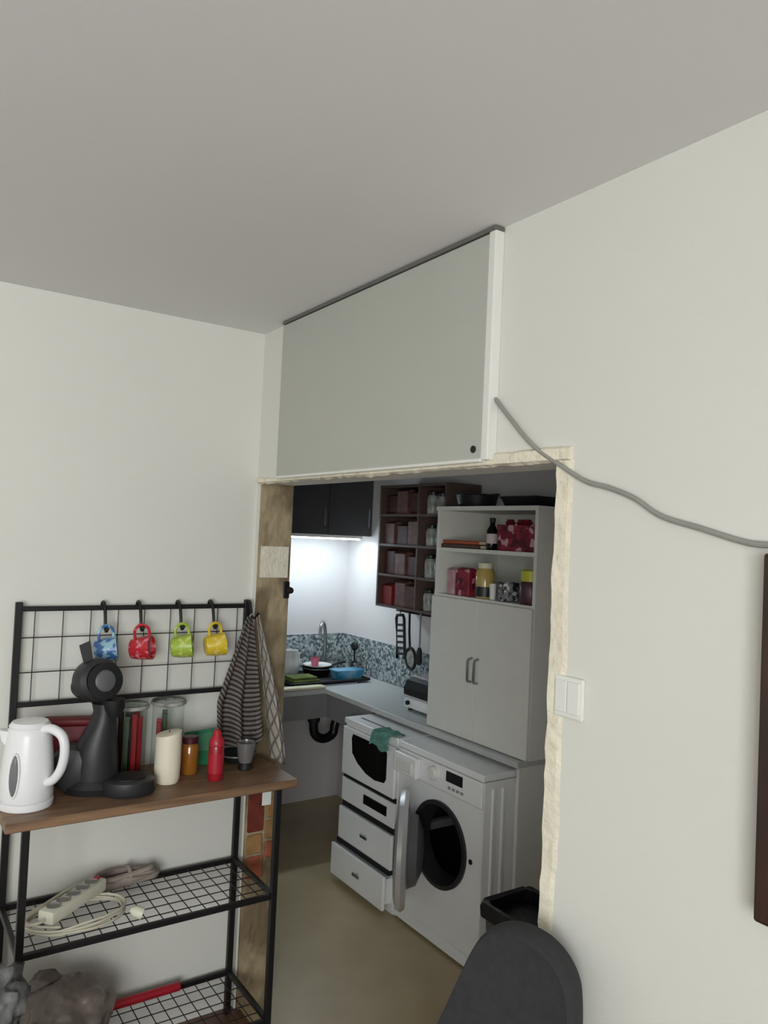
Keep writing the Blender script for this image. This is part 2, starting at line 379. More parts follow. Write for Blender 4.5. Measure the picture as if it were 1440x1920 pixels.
t = W('wall_mirror', 'dark brown framed mirror hung at the right edge of the white wall', 'mirror', (2.27, -0.02, 1.215))
mx0, mx1, mz0, mz1 = 2.045, 2.50, 1.215, 1.80
for nm, b in (('frame_side', ((mx0, -0.046, mz0), (mx0+0.05, -0.002, mz1))), ('frame_side', ((mx1-0.05, -0.046, mz0), (mx1, -0.002, mz1))), ('frame_rail', ((mx0+0.05, -0.046, mz0), (mx1-0.05, -0.002, mz0+0.05))), ('frame_rail', ((mx0+0.05, -0.046, mz1-0.05), (mx1-0.05, -0.002, mz1)))):
    t.add(nm, box(*b, 0.006), 'brown_wood')
t.add('mirror_glass', box((mx0+0.04, -0.018, mz0+0.04), (mx1-0.04, -0.004, mz1-0.04)), 'mirror')

# ------------------------------------------------------------------ kitchen: worktop, sink, appliances, cabinets
WTZ = 0.875
t = W('worktop', 'pale grey L-shaped kitchen worktop with a grey front apron', 'worktop', (-1.55, 0.9, 0))
t.add('worktop_slab', prism([(KX0+0.002, 0.30), (-1.25, 0.30), (-1.25, 1.075), (0.372, 1.075), (0.372, KY-0.01), (KX0+0.01, KY-0.01)], 'z', 0.847, WTZ, 0.003), 'worktop_grey')
t.add('apron', box((-1.275, 0.32, 0.705), (-1.255, 1.09, 0.847)), 'apron_grey')
t.add('apron', box((-1.255, 1.09, 0.705), (-0.78, 1.11, 0.847)), 'apron_grey')
t.add('support_panel', box((KX0+0.01, 0.30, 0), (-1.255, 0.32, 0.847)), 'white_laminate')
t.add('support_panel', box((0.354, 1.09, 0), (0.368, KY-0.02, 0.847)), 'white_laminate')

t = W('sink', 'stainless steel sink set in the left arm of the worktop', 'sink', (-1.5, 1.0, 0.875))
t.add('rim', join(box((-1.74, 0.62, 0.8755), (-1.70, 1.34, 0.884)), box((-1.36, 0.62, 0.8755), (-1.32, 1.34, 0.884)), box((-1.70, 0.62, 0.8755), (-1.36, 0.66, 0.884)), box((-1.70, 1.30, 0.8755), (-1.36, 1.34, 0.884))), 'steel')
t.add('basin', box((-1.70, 0.66, 0.8755), (-1.36, 1.30, 0.879)), 'steel')
t = W('drain_trap', 'black bent drain pipe under the left arm of the worktop', 'pipe', (-1.42, 1.17, 0.705))
t.add('pipe', tube([(-1.42, 1.10, 0.80), (-1.42, 1.10, 0.62), (-1.42, 1.12, 0.555), (-1.42, 1.18, 0.53), (-1.42, 1.24, 0.555), (-1.42, 1.255, 0.62), (-1.42, 1.30, 0.665), (-1.42, 1.54, 0.67)], 0.028, 12, 5), 'pipe_black', True)
t.add('collar', xf(lathe([(0.036, -0.02), (0.04, 0), (0.036, 0.02)], 16), (-1.42, 1.10, 0.66)), 'rubber_black', True)
t.add('collar', xf(lathe([(0.036, -0.02), (0.04, 0), (0.036, 0.02)], 16), (-1.42, 1.36, 0.668), (R(90), 0, 0)), 'rubber_black', True)
t = W('faucet', 'chrome swan-neck kitchen faucet by the splashback', 'faucet', (-1.775, 1.36, WTZ))
t.add('base', xf(lathe([(0.028, 0), (0.026, 0.02), (0.018, 0.05), (0.0, 0.052)], 16), (-1.775, 1.36, WTZ)), 'steel', True)
t.add('spout', tube([(-1.775, 1.36, WTZ+0.04), (-1.775, 1.36, 1.08), (-1.772, 1.352, 1.16), (-1.75, 1.325, 1.205), (-1.715, 1.29, 1.19), (-1.70, 1.275, 1.12)], 0.012, 10, 5), 'steel', True)
t.add('lever', tube([(-1.775, 1.375, 0.94), (-1.76, 1.42, 0.955), (-1.75, 1.45, 0.985)], 0.007, 8, 3), 'steel', True)

# cooker
CX0, CX1, CYF = -0.765, -0.275, 0.93
t = W('cooker', 'white freestanding cooker with dark oven window and two drawers', 'cooker', (-0.52, 1.2, 0))
t.add('body', box((CX0, CYF, 0.0), (CX1, 1.50, 0.80), 0.004), 'white_enamel')
t.add('top_plate', box((CX0-0.002, CYF-0.012, 0.802), (CX1+0.002, 1.50, 0.832), 0.006), 'white_enamel')
t.add('top_gap', box((CX0+0.06, CYF+0.05, 0.830), (CX1-0.04, CYF+0.062, 0.8335)), 'dark_line')
d = t.add('oven_door', box((CX0+0.005, CYF-0.022, 0.545), (CX1-0.005, CYF-0.002, 0.79), 0.006), 'white_enamel')
wpoly = [(-0.665, 0.745), (-0.655, 0.768), (-0.36, 0.768), (-0.345, 0.745), (-0.345, 0.622), (-0.36, 0.602), (-0.44, 0.592), (-0.52, 0.602), (-0.60, 0.632), (-0.655, 0.672)]
t.add('oven_window', prism(wpoly, 'y', CYF-0.026, CYF-0.014), 'black_glass', parent=d)
t.add('control_panel', box((CX0+0.005, CYF-0.014, 0.405), (CX1-0.005, CYF-0.002, 0.522), 0.003), 'white_enamel')
t.add('display', box((-0.545, CYF-0.019, 0.445), (-0.34, CYF-0.012, 0.492), 0.002, 1), 'black_glass')
t.add('dark_gap', box((CX0+0.005, CYF-0.005, 0.372), (CX1-0.005, CYF+0.002, 0.404)), 'rubber_black')
t.add('dark_gap', box((CX0+0.005, CYF-0.005, 0.521), (CX1-0.005, CYF+0.002, 0.546)), 'rubber_black')
for z0, z1, yo in ((0.21, 0.372, 0.025), (0.03, 0.188, 0.062)):
    dr = t.add('drawer', join(box((CX0+0.003, CYF-yo, z0), (CX1-0.003, CYF-yo+0.018, z1), 0.004), box((CX0+0.02, CYF-yo+0.016, z0+0.02), (CX1-0.02, CYF+0.01, z1-0.02))), 'white_enamel')
    t.add('knob', join(xf(lathe([(0.008, 0), (0.008, 0.012), (0.0, 0.012)], 10), (-0.50, CYF-yo, (z0+z1)/2+0.005), (R(90), 0, 0)), box((-0.53, CYF-yo-0.016, (z0+z1)/2-0.003), (-0.47, CYF-yo-0.009, (z0+z1)/2+0.012), 0.003)), 'steel', parent=dr)
t.add('dark_gap', box((CX0+0.005, CYF-0.03, 0.188), (CX1-0.005, CYF+0.002, 0.209)), 'rubber_black')
c = W('dish_cloth', 'small teal cloth draped on the corner of the cooker', 'cloth', (-0.40, CYF-0.01, 0.83))
def cloth_sheet(pts_u, rows):
    bm = bmesh.new(); g = [[bm.verts.new(p) for p in r] for r in rows]
    for a, b in zip(g, g[1:]):
        for i in range(len(a)-1): bm.faces.new((a[i], a[i+1], b[i+1], b[i]))
    r = bmesh.ops.solidify(bm, geom=bm.faces[:], thickness=0.004); return bm
rows = []
for j, (yy, zz) in enumerate(((0.99, 0.838), (0.95, 0.8395), (CYF-0.018, 0.838), (CYF-0.032, 0.82), (CYF-0.036, 0.79), (CYF-0.036, 0.765))):
    rows.append([(-0.47+0.16*i/8+(0.012*noise.noise(Vector((i, j*0.7, 0)))), yy-0.012*abs(math.sin(i*1.3+j))*(j > 1), zz+(0.004*math.sin(i*1.7) if j < 3 else 0.012*math.sin(i*0.9))) for i in range(9)])
c.add('fabric', cloth_sheet(None, rows), 'teal_cloth', True)

# washing machine, door ajar
MX0, MX1, MYF = -0.262, 0.340, 0.925
t = W('washing_machine', 'white front-loading washing machine with its round door ajar', 'washing machine', (0.04, 1.2, 0))
DC = Vector((0.06, MYF, 0.455)); DR = 0.175
def front_with_hole(x0, x1, z0, z1, c, r, y, depth, n=48):
    bm = bmesh.new(); inner = []; outer = []; inn2 = []
    for k in range(n):
        a = 2*math.pi*k/n; dx, dz = math.cos(a), math.sin(a)
        tx = ((x1-c.x)/dx if dx > 1e-9 else ((x0-c.x)/dx if dx < -1e-9 else 1e9)); tz = ((z1-c.z)/dz if dz > 1e-9 else ((z0-c.z)/dz if dz < -1e-9 else 1e9))
        s = min(tx, tz)
        outer.append(bm.verts.new((c.x+dx*s, y, c.z+dz*s))); inner.append(bm.verts.new((c.x+dx*r, y, c.z+dz*r))); inn2.append(bm.verts.new((c.x+dx*r, y+depth, c.z+dz*r)))
    for k in range(n):
        j = (k+1) % n
        bm.faces.new((outer[k], outer[j], inner[j], inner[k])); bm.faces.new((inner[k], inner[j], inn2[j], inn2[k]))
    # corners
    for cx, cz in ((x0, z0), (x0, z1), (x1, z0), (x1, z1)):
        ks = sorted(range(n), key=lambda k: (outer[k].co.x-cx)**2+(outer[k].co.z-cz)**2)[:2]
        v = bm.verts.new((cx, y, cz))
        try: bm.faces.new((v, outer[ks[0]], outer[ks[1]]))
        except Exception: pass
    bmesh.ops.recalc_face_normals(bm, faces=bm.faces[:])
    return bm
t.add('front_panel', front_with_hole(MX0+0.003, MX1-0.003, 0.07, 0.688, DC, DR, MYF, 0.03), 'white_enamel')
t.add('casing', join(box((MX0, MYF+0.002, 0.01), (MX0+0.012, 1.48, 0.80)), box((MX1-0.012, MYF+0.002, 0.01), (MX1, 1.48, 0.80)), box((MX0, 1.468, 0.01), (MX1, 1.48, 0.80)), box((MX0+0.012, MYF+0.3, 0.01), (MX1-0.012, 1.468, 0.03))), 'white_enamel')
for yy in (0.965, 1.02, 1.10, 1.15, 1.24, 1.36):
    t.add('side_rib', box((MX1-0.002, yy, 0.06), (MX1+0.008, yy+0.018, 0.77), 0.004, 1), 'white_enamel')
t.add('top_plate', box((MX0-0.001, MYF-0.008, 0.802), (MX1+0.001, 1.48, 0.832), 0.006), 'white_enamel')
t.add('kick_plate', box((MX0+0.002, MYF+0.004, 0.012), (MX1-0.002, MYF+0.02, 0.066), 0.003), 'white_enamel')
cp = t.add('control_panel', box((MX0+0.002, MYF-0.012, 0.692), (MX1-0.002, MYF+0.01, 0.80), 0.006), 'white_enamel')
t.add('display', box((0.105, MYF-0.016, 0.745), (0.215, MYF-0.010, 0.790), 0.002, 1), 'black_glass', parent=cp)
t.add('knob', xf(lathe([(0.030, 0), (0.028, 0.02), (0.022, 0.026), (0.0, 0.026)], 24), (0.026, MYF-0.012, 0.758), (R(90), 0, 0)), 'white_plastic', True, parent=cp)
for k in range(4): t.add('button', box((0.12+0.028*k, MYF-0.016, 0.715), (0.138+0.028*k, MYF-0.010, 0.727), 0.002, 1), 'grey_profile', parent=cp)
sd = t.add('soap_drawer', box((-0.255, MYF-0.045, 0.70), (-0.075, MYF-0.012, 0.792), 0.008), 'white_enamel')
t.add('drawer_grip', box((-0.235, MYF-0.050, 0.718), (-0.105, MYF-0.043, 0.765), 0.006), 'white_plastic', parent=sd)
t.add('filter_cap', xf(lathe([(0.011, 0), (0.011, 0.003), (0, 0.003)], 12), (0.272, MYF, 0.455), (R(90), 0, 0)), 'rubber_black', True)
t.add('gasket', xf(lathe([(DR+0.012, -0.002), (DR+0.012, 0.012), (DR-0.006, 0.014), (DR-0.03, -0.03), (DR-0.03, -0.06), (DR-0.012, -0.05), (DR-0.004, -0.02)], 40, cap=False), tuple(DC), (R(90), 0, 0)), 'charcoal_plastic', True)
dm = t.add('drum', xf(lathe([(DR-0.025, -0.055), (0.235, -0.07), (0.235, -0.33), (0.0, -0.36)], 32, cap=False), tuple(DC), (R(90), 0, 0)), 'drum_steel', True)
for k in range(3):
    a = 2*math.pi*k/3+0.5
    bmx = xf(box((-0.02, 0.09, 0.19), (0.02, 0.32, 0.235), 0.01), (0, 0, 0), (0, a, 0)); bmesh.ops.translate(bmx, verts=bmx.verts, vec=DC)
    t.add('drum_paddle', bmx, 'grey_disc', True, parent=dm)
# door: built around its hinge, opened about 38 degrees
HX = -0.150; th = R(-38)
def door_part(bm):
    xf(bm, (0.235, 0, 0), (R(90), 0, 0)); xf(bm, (0, 0, 0), (0, 0, th)); bmesh.ops.translate(bm, verts=bm.verts, vec=Vector((HX, MYF-0.02, 0.455))); return bm
dr = t.add('door', door_part(lathe([(0.155, -0.012), (0.232, -0.008), (0.245, 0.010), (0.236, 0.030), (0.20, 0.042), (0.155, 0.042)], 48, cap=False)), 'silver', True)
t.add('door_glass', door_part(lathe([(0.156, -0.012), (0.14, -0.05), (0.08, -0.075), (0.0, -0.08)], 40, cap=False)), 'grey_disc', True, parent=dr)
t.add('door_cover', door_part(lathe([(0.158, 0.043), (0.10, 0.050), (0.0, 0.052)], 40, cap=False)), 'charcoal_plastic', True, parent=dr)
t.add('hinge', box((HX-0.012, MYF-0.03, 0.40), (HX+0.02, MYF+0.001, 0.53), 0.004), 'silver', parent=dr)

# tall cabinet standing on the worktop
TX0, TX1, TYF, TYB, TZ0, TZ1 = -0.305, 0.388, 1.125, 1.53, 0.876, 1.938
t = W('tall_cabinet', 'tall grey cabinet on the worktop with open shelves above doors', 'cabinet', (0.04, 1.33, TZ0))
t.add('side_panel', box((TX0, TYF, TZ0), (TX0+0.018, TYB, TZ1)), 'white_laminate')
t.add('side_panel', box((TX1-0.018, TYF, TZ0), (TX1, TYB, TZ1)), 'white_laminate')
t.add('top_panel', box((TX0-0.005, TYF-0.006, TZ1), (TX1+0.005, TYB, TZ1+0.02)), 'white_laminate')
t.add('back_panel', box((TX0+0.018, TYB-0.008, TZ0), (TX1-0.018, TYB, TZ1)), 'white_laminate')
for z in (TZ0, 1.510, 1.738): t.add('shelf', box((TX0+0.018, TYF+0.002, z), (TX1-0.018, TYB-0.008, z+0.018)), 'white_laminate')
xm = (TX0+TX1)/2
for x0, x1, hx in ((TX0+0.002, xm-0.0015, xm-0.022), (xm+0.0015, TX1-0.002, xm+0.022)):
    d = t.add('door', box((x0, TYF-0.018, TZ0+0.002), (x1, TYF, 1.516), 0.0015, 1), 'white_laminate')
    t.add('handle', tube([(hx, TYF-0.018, 1.145), (hx, TYF-0.042, 1.15), (hx, TYF-0.045, 1.16), (hx, TYF-0.045, 1.24), (hx, TYF-0.042, 1.25), (hx, TYF-0.018, 1.255)], 0.006, 8), 'steel', True, parent=d)

# left wall cabinet with the lit strip under it
t = W('wall_cabinet', 'dark grey wall cabinet with a bright light strip underneath', 'cabinet', (-1.7, 1.1, 1.79))
t.add('carcass', box((KX0+0.002, 0.55, 1.79), (-1.568, KY-0.002, 2.40)), 'cabinet_dark')
for y0, y1 in ((0.552, 0.88), (0.884, 1.212), (1.216, KY-0.004)):
    d = t.add('door', box((-1.567, y0, 1.792), (-1.549, y1, 2.40), 0.002, 1), 'cabinet_dark')
    t.add('handle', box((-1.549, y1-0.03, 1.85), (-1.541, y1-0.022, 1.97), 0.002, 1), 'steel', parent=d)
lp = t.add('light_housing', box((-1.60, 0.75, 1.772), (-1.552, 1.48, 1.789), 0.002, 1), 'white_plastic')
t.add('light_tube', box((-1.595, 0.77, 1.764), (-1.557, 1.46, 1.7715)), 'lamp_tube', parent=lp)

# open wall shelf with jars
SX0, SX1, SYF, SZ0, SZ1 = -1.095, -0.46, 1.30, 1.384, 2.10
t = W('wall_shelf', 'dark brown open wall shelf packed with jars beside the tall cabinet', 'shelf', (-0.8, 1.42, SZ0))
for x0 in (SX0, -0.715, SX1-0.016): t.add('upright', box((x0, SYF, SZ0), (x0+0.014, KY-0.01, SZ1)), 'shelf_brown')
t.add('back_panel', box((SX0+0.014, KY-0.016, SZ0), (SX1-0.016, KY-0.01, SZ1)), 'shelf_brown')
SH = [SZ0, 1.565, 1.74, 1.915, SZ1-0.016]
for z in SH: t.add('shelf', box((SX0+0.014, SYF+0.001, z), (SX1-0.016, KY-0.016, z+0.014)), 'shelf_brown')
t.add('rail', tube([(SX0+0.01, SYF+0.15, SZ0-0.03), (SX1-0.01, SYF+0.15, SZ0-0.03)], 0.006, 8), 'black_metal', True)
for x in (SX0+0.06, SX1-0.06): t.add('rail_bracket', box((x-0.006, SYF+0.145, SZ0-0.036), (x+0.006, SYF+0.157, SZ0)), 'black_metal')
def jar(x, y, z, r, h, m, lid, label, cat='jar', group='jars on the brown wall shelf'):
    t = thing('spice_jar', label, cat, (x, y, z), 0, group)
    obj('jar_body', lathe([(r*0.92, 0), (r, 0.006), (r, h*0.74), (r*0.8, h*0.82), (r*0.8, h*0.84)], 20), m, t, True)
    obj('lid', lathe([(r*0.84, h*0.84), (r*0.86, h*0.86), (r*0.86, h*0.99), (r*0.8, h)], 20), lid, t, True)
    return t
def carton(x, y, z, sx, sy, sz, m, label, rz=0.0, name='food_carton', group='packets on the brown wall shelf', flap=True):
    t = thing(name, label, 'carton', (x, y, z), rz, group)
    obj('carton_body', box((-sx/2, -sy/2, 0), (sx/2, sy/2, sz*0.92), 0.002, 1), m, t)
    obj('top_flap', prism([(-sy/2, sz*0.92), (sy/2, sz*0.92), (0.003, sz), (-0.003, sz)], 'x', -sx/2, sx/2), m, t)
    return t
lv = ['bottom', 'second', 'third', 'top']
mk = [['spice_red', 'spice_tan', 'spice_brown'], ['spice_brown', 'spice_tan', 'spice_brown'], ['spice_tan', 'spice_brown', 'spice_tan'], ['spice_brown', 'spice_tan', 'spice_brown']]
nmz = {'spice_red': 'dark red', 'spice_tan': 'dull tan', 'spice_brown': 'dark brown'}
ps = ['at the left end', 'in the middle', 'at the right end']
for i in range(4):
    for k in range(3):
        carton(SX0+0.075+0.118*k, SYF+0.06+0.01*((i+k) % 2), SH[i]+0.0145, 0.10, 0.07, (0.118, 0.145, 0.132)[(i+k) % 3], mk[i][k], '%s carton %s of the %s row in the brown wall shelf' % (nmz[mk[i][k]], ps[k], lv[i]))
    for k in range(2):
        jar(-0.64+0.085*k, SYF+0.05, SH[i]+0.0145, 0.033, 0.115+0.01*((i+k) % 2), 'jar_grey', 'lid_dark', 'grey jar with dark lid on the %s shelf of the right bay, %s of two' % (lv[i], ('left', 'right')[k]))

# utensils hanging on the rail
RY = SYF+0.15-0.012; RZ = SZ0-0.03
g = W('grater', 'long black slotted grater hanging from the rail of the wall shelf', 'grater', (-1.03, RY, 1.07), 'utensils hanging on the rail')
gx, gz0, gz1 = -1.03, 1.075, 1.33
def tilt(bm, px, pz, a): 
    bmesh.ops.translate(bm, verts=bm.verts, vec=(-px, 0, -pz)); xf(bm, rot=(0, a, 0)); bmesh.ops.translate(bm, verts=bm.verts, vec=(px, 0, pz)); return bm
ta = R(-6)
g.add('frame', tilt(tube([(gx-0.04, RY, gz1-0.02), (gx-0.03, RY, gz1), (gx+0.03, RY, gz1), (gx+0.04, RY, gz1-0.02), (gx+0.04, RY, gz0), (gx-0.04, RY, gz0)], 0.009, 8, closed=True), gx, gz1, ta), 'black_plastic', True)
for k in range(6): g.add('slat', tilt(box((gx-0.036, RY-0.004, gz0+0.02+0.034*k), (gx+0.036, RY+0.004, gz0+0.034+0.034*k)), gx, gz1, ta), 'charcoal_plastic')
g.add('hook', tube([(gx, RY, gz1), (gx, RY, RZ+0.012), (gx, RY+0.012, RZ+0.016), (gx, RY+0.024, RZ+0.004)], 0.003, 6), 'black_metal', True)
g = W('skimmer', 'black skimmer with an oval head hanging from the rail', 'utensil', (-0.9, RY, 1.05), 'utensils hanging on the rail')
g.add('handle', tube([(-0.935, RY, RZ+0.008), (-0.93, RY, 1.24), (-0.918, RY, 1.15)], 0.008, 8, flat=0.6), 'black_plastic', True)
g.add('head_rim', xf(tube([(0.045*math.cos(a*0.3927), 0, 0.062*math.sin(a*0.3927)) for a in range(16)], 0.009, 8, closed=True), (-0.905, RY, 1.09), (0, R(-10), 0)), 'black_plastic', True)
g.add('head', xf(lathe([(0.0, -0.004), (0.045, -0.003), (0.045, 0.003), (0, 0.004)], 20), (-0.905, RY, 1.09), (R(90), 0, 0), (1, 1, 1.3)), 'jar_grey', True)
g = W('basting_brush', 'short black brush hanging right of the oval skimmer', 'utensil', (-0.82, RY, 1.09), 'utensils hanging on the rail')
g.add('handle', tube([(-0.825, RY, RZ+0.006), (-0.825, RY, 1.16)], 0.005, 8), 'steel', True)
g.add('head', xf(lathe([(0.008, 0), (0.016, -0.02), (0.018, -0.08), (0.010, -0.10)], 12), (-0.825, RY, 1.165)), 'black_plastic', True)

# things on the worktop
t = W('toaster_oven', 'small white toaster oven with black door beside the tall cabinet', 'toaster oven', (-0.5, 1.33, WTZ))
ox0, ox1, oy0, oy1 = -0.635, -0.325, 1.20, 1.45
for x in (ox0+0.03, ox1-0.03):
    for y in (oy0+0.03, oy1-0.03): t.add('foot', xf(lathe([(0.012, 0), (0.012, 0.016), (0, 0.016)], 10), (x, y, WTZ)), 'rubber_black')
t.add('body', box((ox0, oy0, WTZ+0.014), (ox1, oy1, WTZ+0.075), 0.014), 'white_enamel', True)
t.add('lid', loft([ell(0, 0, 0, 0, 0)]*0 or [[((ox0+ox1)/2+sx*(0.155-i), (oy0+oy1)/2+sy*(0.125-i), z) for sx, sy in ((-1, -1), (1, -1), (1, 1), (-1, 1))] for i, z in ((0.002, WTZ+0.076), (0.0, WTZ+0.12), (0.012, WTZ+0.16), (0.03, WTZ+0.175))]), 'black_plastic')
t.add('trim_band', box((ox0-0.002, oy0-0.002, WTZ+0.07), (ox1+0.002, oy1+0.002, WTZ+0.082), 0.004), 'silver')
t.add('lid_top', box((ox0+0.03, oy0+0.03, WTZ+0.174), (ox1-0.03, oy1-0.03, WTZ+0.186), 0.005), 'silver')
t.add('knob', xf(lathe([(0.012, 0), (0.012, 0.014), (0, 0.014)], 12), (ox0+0.05, oy0, WTZ+0.045), (R(90), 0, 0)), 'rubber_black', True)

t = W('cutting_board', 'cream cutting board lying on the front edge of the left worktop', 'cutting board', (-1.30, 0.9, WTZ))
t.add('board', box((-1.315, 0.70, WTZ+0.001), (-1.255, 1.08, WTZ+0.016), 0.004), 'board_cream')
t.add('juice_groove', box((-1.308, 0.72, WTZ+0.0155), (-1.262, 1.06, WTZ+0.0175)), 'board_cream')
t = W('drying_tray', 'flat black drying tray on the worktop corner', 'tray', (-1.5, 1.2, WTZ+0.01))
t.add('tray_floor', box((-1.70, 0.90, 0.8845), (-1.335, 1.44, 0.892), 0.003), 'black_plastic')
t.add('tray_rim', tube([(-1.70, 0.90, 0.895), (-1.335, 0.90, 0.895), (-1.335, 1.44, 0.895), (-1.70, 1.44, 0.895)], 0.008, 8, closed=True), 'black_plastic', True)
t = W('water_jug', 'white jug standing at the left end of the drying tray', 'jug', (-1.625, 1.03, 0.893))
t.add('jug_body', xf(lathe([(0.048, 0), (0.052, 0.01), (0.050, 0.08), (0.040, 0.135), (0.044, 0.16), (0.040, 0.16), (0.036, 0.135), (0.044, 0.08), (0.0, 0.012)], 24, cap=False), (-1.625, 1.03, 0.893)), 'ceramic', True)
t.add('handle', xf(tube([(0.045, 0, 0.14), (0.085, 0, 0.125), (0.09, 0, 0.07), (0.05, 0, 0.04)], 0.008, 8, 4), (-1.625, 1.03, 0.893), (0, 0, R(120))), 'ceramic', True)
t = W('frying_pan', 'black frying pan lying in the drying tray', 'pan', (-1.56, 1.18, 0.893))
t.add('pan_body', xf(lathe([(0.075, 0), (0.10, 0.045), (0.104, 0.047), (0.10, 0.05), (0.074, 0.008), (0, 0.008)], 28), (-1.585, 1.2, 0.893)), 'black_metal', True)
t.add('handle', tube([(-1.60, 1.30, 0.935), (-1.605, 1.36, 0.955), (-1.61, 1.42, 0.96)], 0.012, 8, 3, flat=0.6), 'black_plastic', True)
t = W('side_plate', 'white plate with upturned rim resting on the black pan', 'plate', (-1.585, 1.2, 0.945))
t.add('plate_well', xf(lathe([(0.0, 0.0), (0.05, 0.0), (0.06, 0.006), (0.05, 0.004), (0, 0.004)], 28), (-1.585, 1.2, 0.9435)), 'ceramic', True)
t.add('plate_rim', xf(lathe([(0.058, 0.004), (0.092, 0.014), (0.092, 0.018), (0.056, 0.007)], 28, cap=False), (-1.585, 1.2, 0.9435)), 'ceramic', True)
t = W('plastic_cup', 'pink plastic cup on the white plate', 'cup', (-1.60, 1.19, 0.948))
t.add('cup_body', xf(lathe([(0.022, 0), (0.03, 0.05), (0.027, 0.05), (0.02, 0.004), (0, 0.004)], 20), (-1.60, 1.19, 0.948)), 'pink_plastic', True)
t.add('cup_rim', xf(lathe([(0.027, 0.049), (0.031, 0.049), (0.031, 0.053), (0.027, 0.053)], 20, cap=False), (-1.60, 1.19, 0.948)), 'pink_plastic', True)
t = W('folded_cloth', 'olive green cloth folded at the front of the drying tray', 'cloth', (-1.43, 0.99, 0.893))
t.add('fold', box((-1.50, 0.92, 0.893), (-1.36, 1.10, 0.909), 0.007), 'green_cloth', True)
t.add('fold', box((-1.495, 0.925, 0.9085), (-1.375, 1.09, 0.925), 0.007), 'green_cloth', True)
t = W('food_box', 'blue plastic food box on the right of the drying tray', 'box', (-1.40, 1.30, 0.893))
t.add('box_body', loft([[(-1.415+sx*(0.05+k), 1.32+sy*(0.095+k), z) for sx, sy in ((-1, -1), (1, -1), (1, 1), (-1, 1))] for k, z in ((-0.012, 0.893), (0.0, 0.94))]), 'blue_plastic')
t.add('lid', box((-1.47, 1.22, 0.939), (-1.36, 1.42, 0.952), 0.005), 'blue_plastic', True)
t = W('dish_brush', 'round black dish brush standing near the splashback', 'brush', (-1.60, 1.46, WTZ))
t.add('holder', xf(lathe([(0.03, 0), (0.034, 0.01), (0.032, 0.08), (0.028, 0.08), (0.028, 0.012), (0, 0.012)], 18), (-1.60, 1.49, WTZ)), 'steel', True)
t.add('stem', tube([(-1.60, 1.49, 0.90), (-1.60, 1.485, 1.05)], 0.006, 8), 'black_plastic', True)
t.add('head', xf(lathe([(0, -0.02), (0.024, -0.014), (0.032, 0.0), (0.024, 0.014), (0, 0.02)], 18), (-1.60, 1.485, 1.06), (R(90), 0, 0)), 'black_plastic', True)

# things in and on the tall cabinet
S1, S2 = 1.7565, 1.5285
t = W('pan_lid', 'low black pan lying on top of the tall cabinet, left', 'pan', (-0.17, 1.25, TZ1+0.02))
t.add('pan_body', xf(lathe([(0.09, 0), (0.105, 0.06), (0.11, 0.062), (0.104, 0.066), (0.0, 0.064)], 28), (-0.18, 1.27, TZ1+0.021)), 'black_metal', True)
t.add('handle', tube([(-0.08, 1.24, TZ1+0.07), (-0.02, 1.22, TZ1+0.078), (0.05, 1.20, TZ1+0.078)], 0.010, 8, 3, flat=0.6), 'black_plastic', True)
t = W('baking_tin', 'flat black baking tin on top of the tall cabinet, right', 'tin', (0.2, 1.25, TZ1+0.02))
t.add('tin_body', loft([[(0.20+sx*(0.11+k), 1.27+sy*(0.09+k), z) for sx, sy in ((-1, -1), (1, -1), (1, 1), (-1, 1))] for k, z in ((-0.015, TZ1+0.021), (0.0, TZ1+0.062))]), 'black_metal')
t.add('tin_rim', tube([(0.09, 1.18, TZ1+0.063), (0.31, 1.18, TZ1+0.063), (0.31, 1.36, TZ1+0.063), (0.09, 1.36, TZ1+0.063)], 0.006, 6, closed=True), 'black_metal', True)
for k, (m, lb, z0) in enumerate((('brown_cover', 'dark brown book at the bottom of the flat pile on the upper cabinet shelf', 0), ('orange_cover', 'orange book on top of the flat pile on the upper cabinet shelf', 0.0195))):
    b = W('book', lb, 'book', (-0.17, 1.25, S1+z0), 'books on the upper cabinet shelf')
    x0 = -0.28+0.012*k; x1 = 0.01-0.01*k
    b.add('page_block', box((x0+0.003, 1.14, S1+z0+0.003), (x1-0.004, 1.34, S1+z0+0.016)), 'board_cream')
    b.add('cover', join(box((x0, 1.135, S1+z0), (x1, 1.345, S1+z0+0.003)), box((x0, 1.135, S1+z0+0.0155), (x1, 1.345, S1+z0+0.0185)), box((x0, 1.135, S1+z0+0.001), (x1, 1.138, S1+z0+0.017))), m)
t = W('oil_bottle', 'dark bottle standing on the upper cabinet shelf beside the flower box', 'bottle', (0.052, 1.17, S1))
t.add('bottle_body', xf(lathe([(0.024, 0), (0.026, 0.006), (0.026, 0.09), (0.012, 0.115), (0.012, 0.13)], 20), (0.052, 1.17, S1)), 'black_glass', True)
t.add('cap', xf(lathe([(0.014, 0.13), (0.014, 0.148), (0, 0.150)], 16), (0.052, 1.17, S1)), 'black_plastic', True)
t.add('bottle_label', xf(lathe([(0.0265, 0.03), (0.0265, 0.075)], 20, cap=False), (0.052, 1.17, S1)), 'label_pale', True)
t = W('gift_box', 'red flower-patterned box on the upper cabinet shelf', 'box', (0.235, 1.23, S1))
t.add('box_body', box((0.105, 1.155, S1), (0.362, 1.32, S1+0.10), 0.004), 'flower_red')
t.add('lid', box((0.102, 1.152, S1+0.085), (0.365, 1.323, S1+0.118), 0.004), 'flower_red')
for k, (x, z) in enumerate(((0.15, 0.122), (0.20, 0.135), (0.26, 0.128), (0.32, 0.135))):
    ro = [(0.0, 0), (0.018, 0.002), (0.024, 0.012), (0.016, 0.02), (0.018, 0.026), (0, 0.028)]
    t.add('rosette', xf(lathe(ro, 10), (x, 1.19+0.02*(k % 2), S1+0.117)), 'dark_red', True)
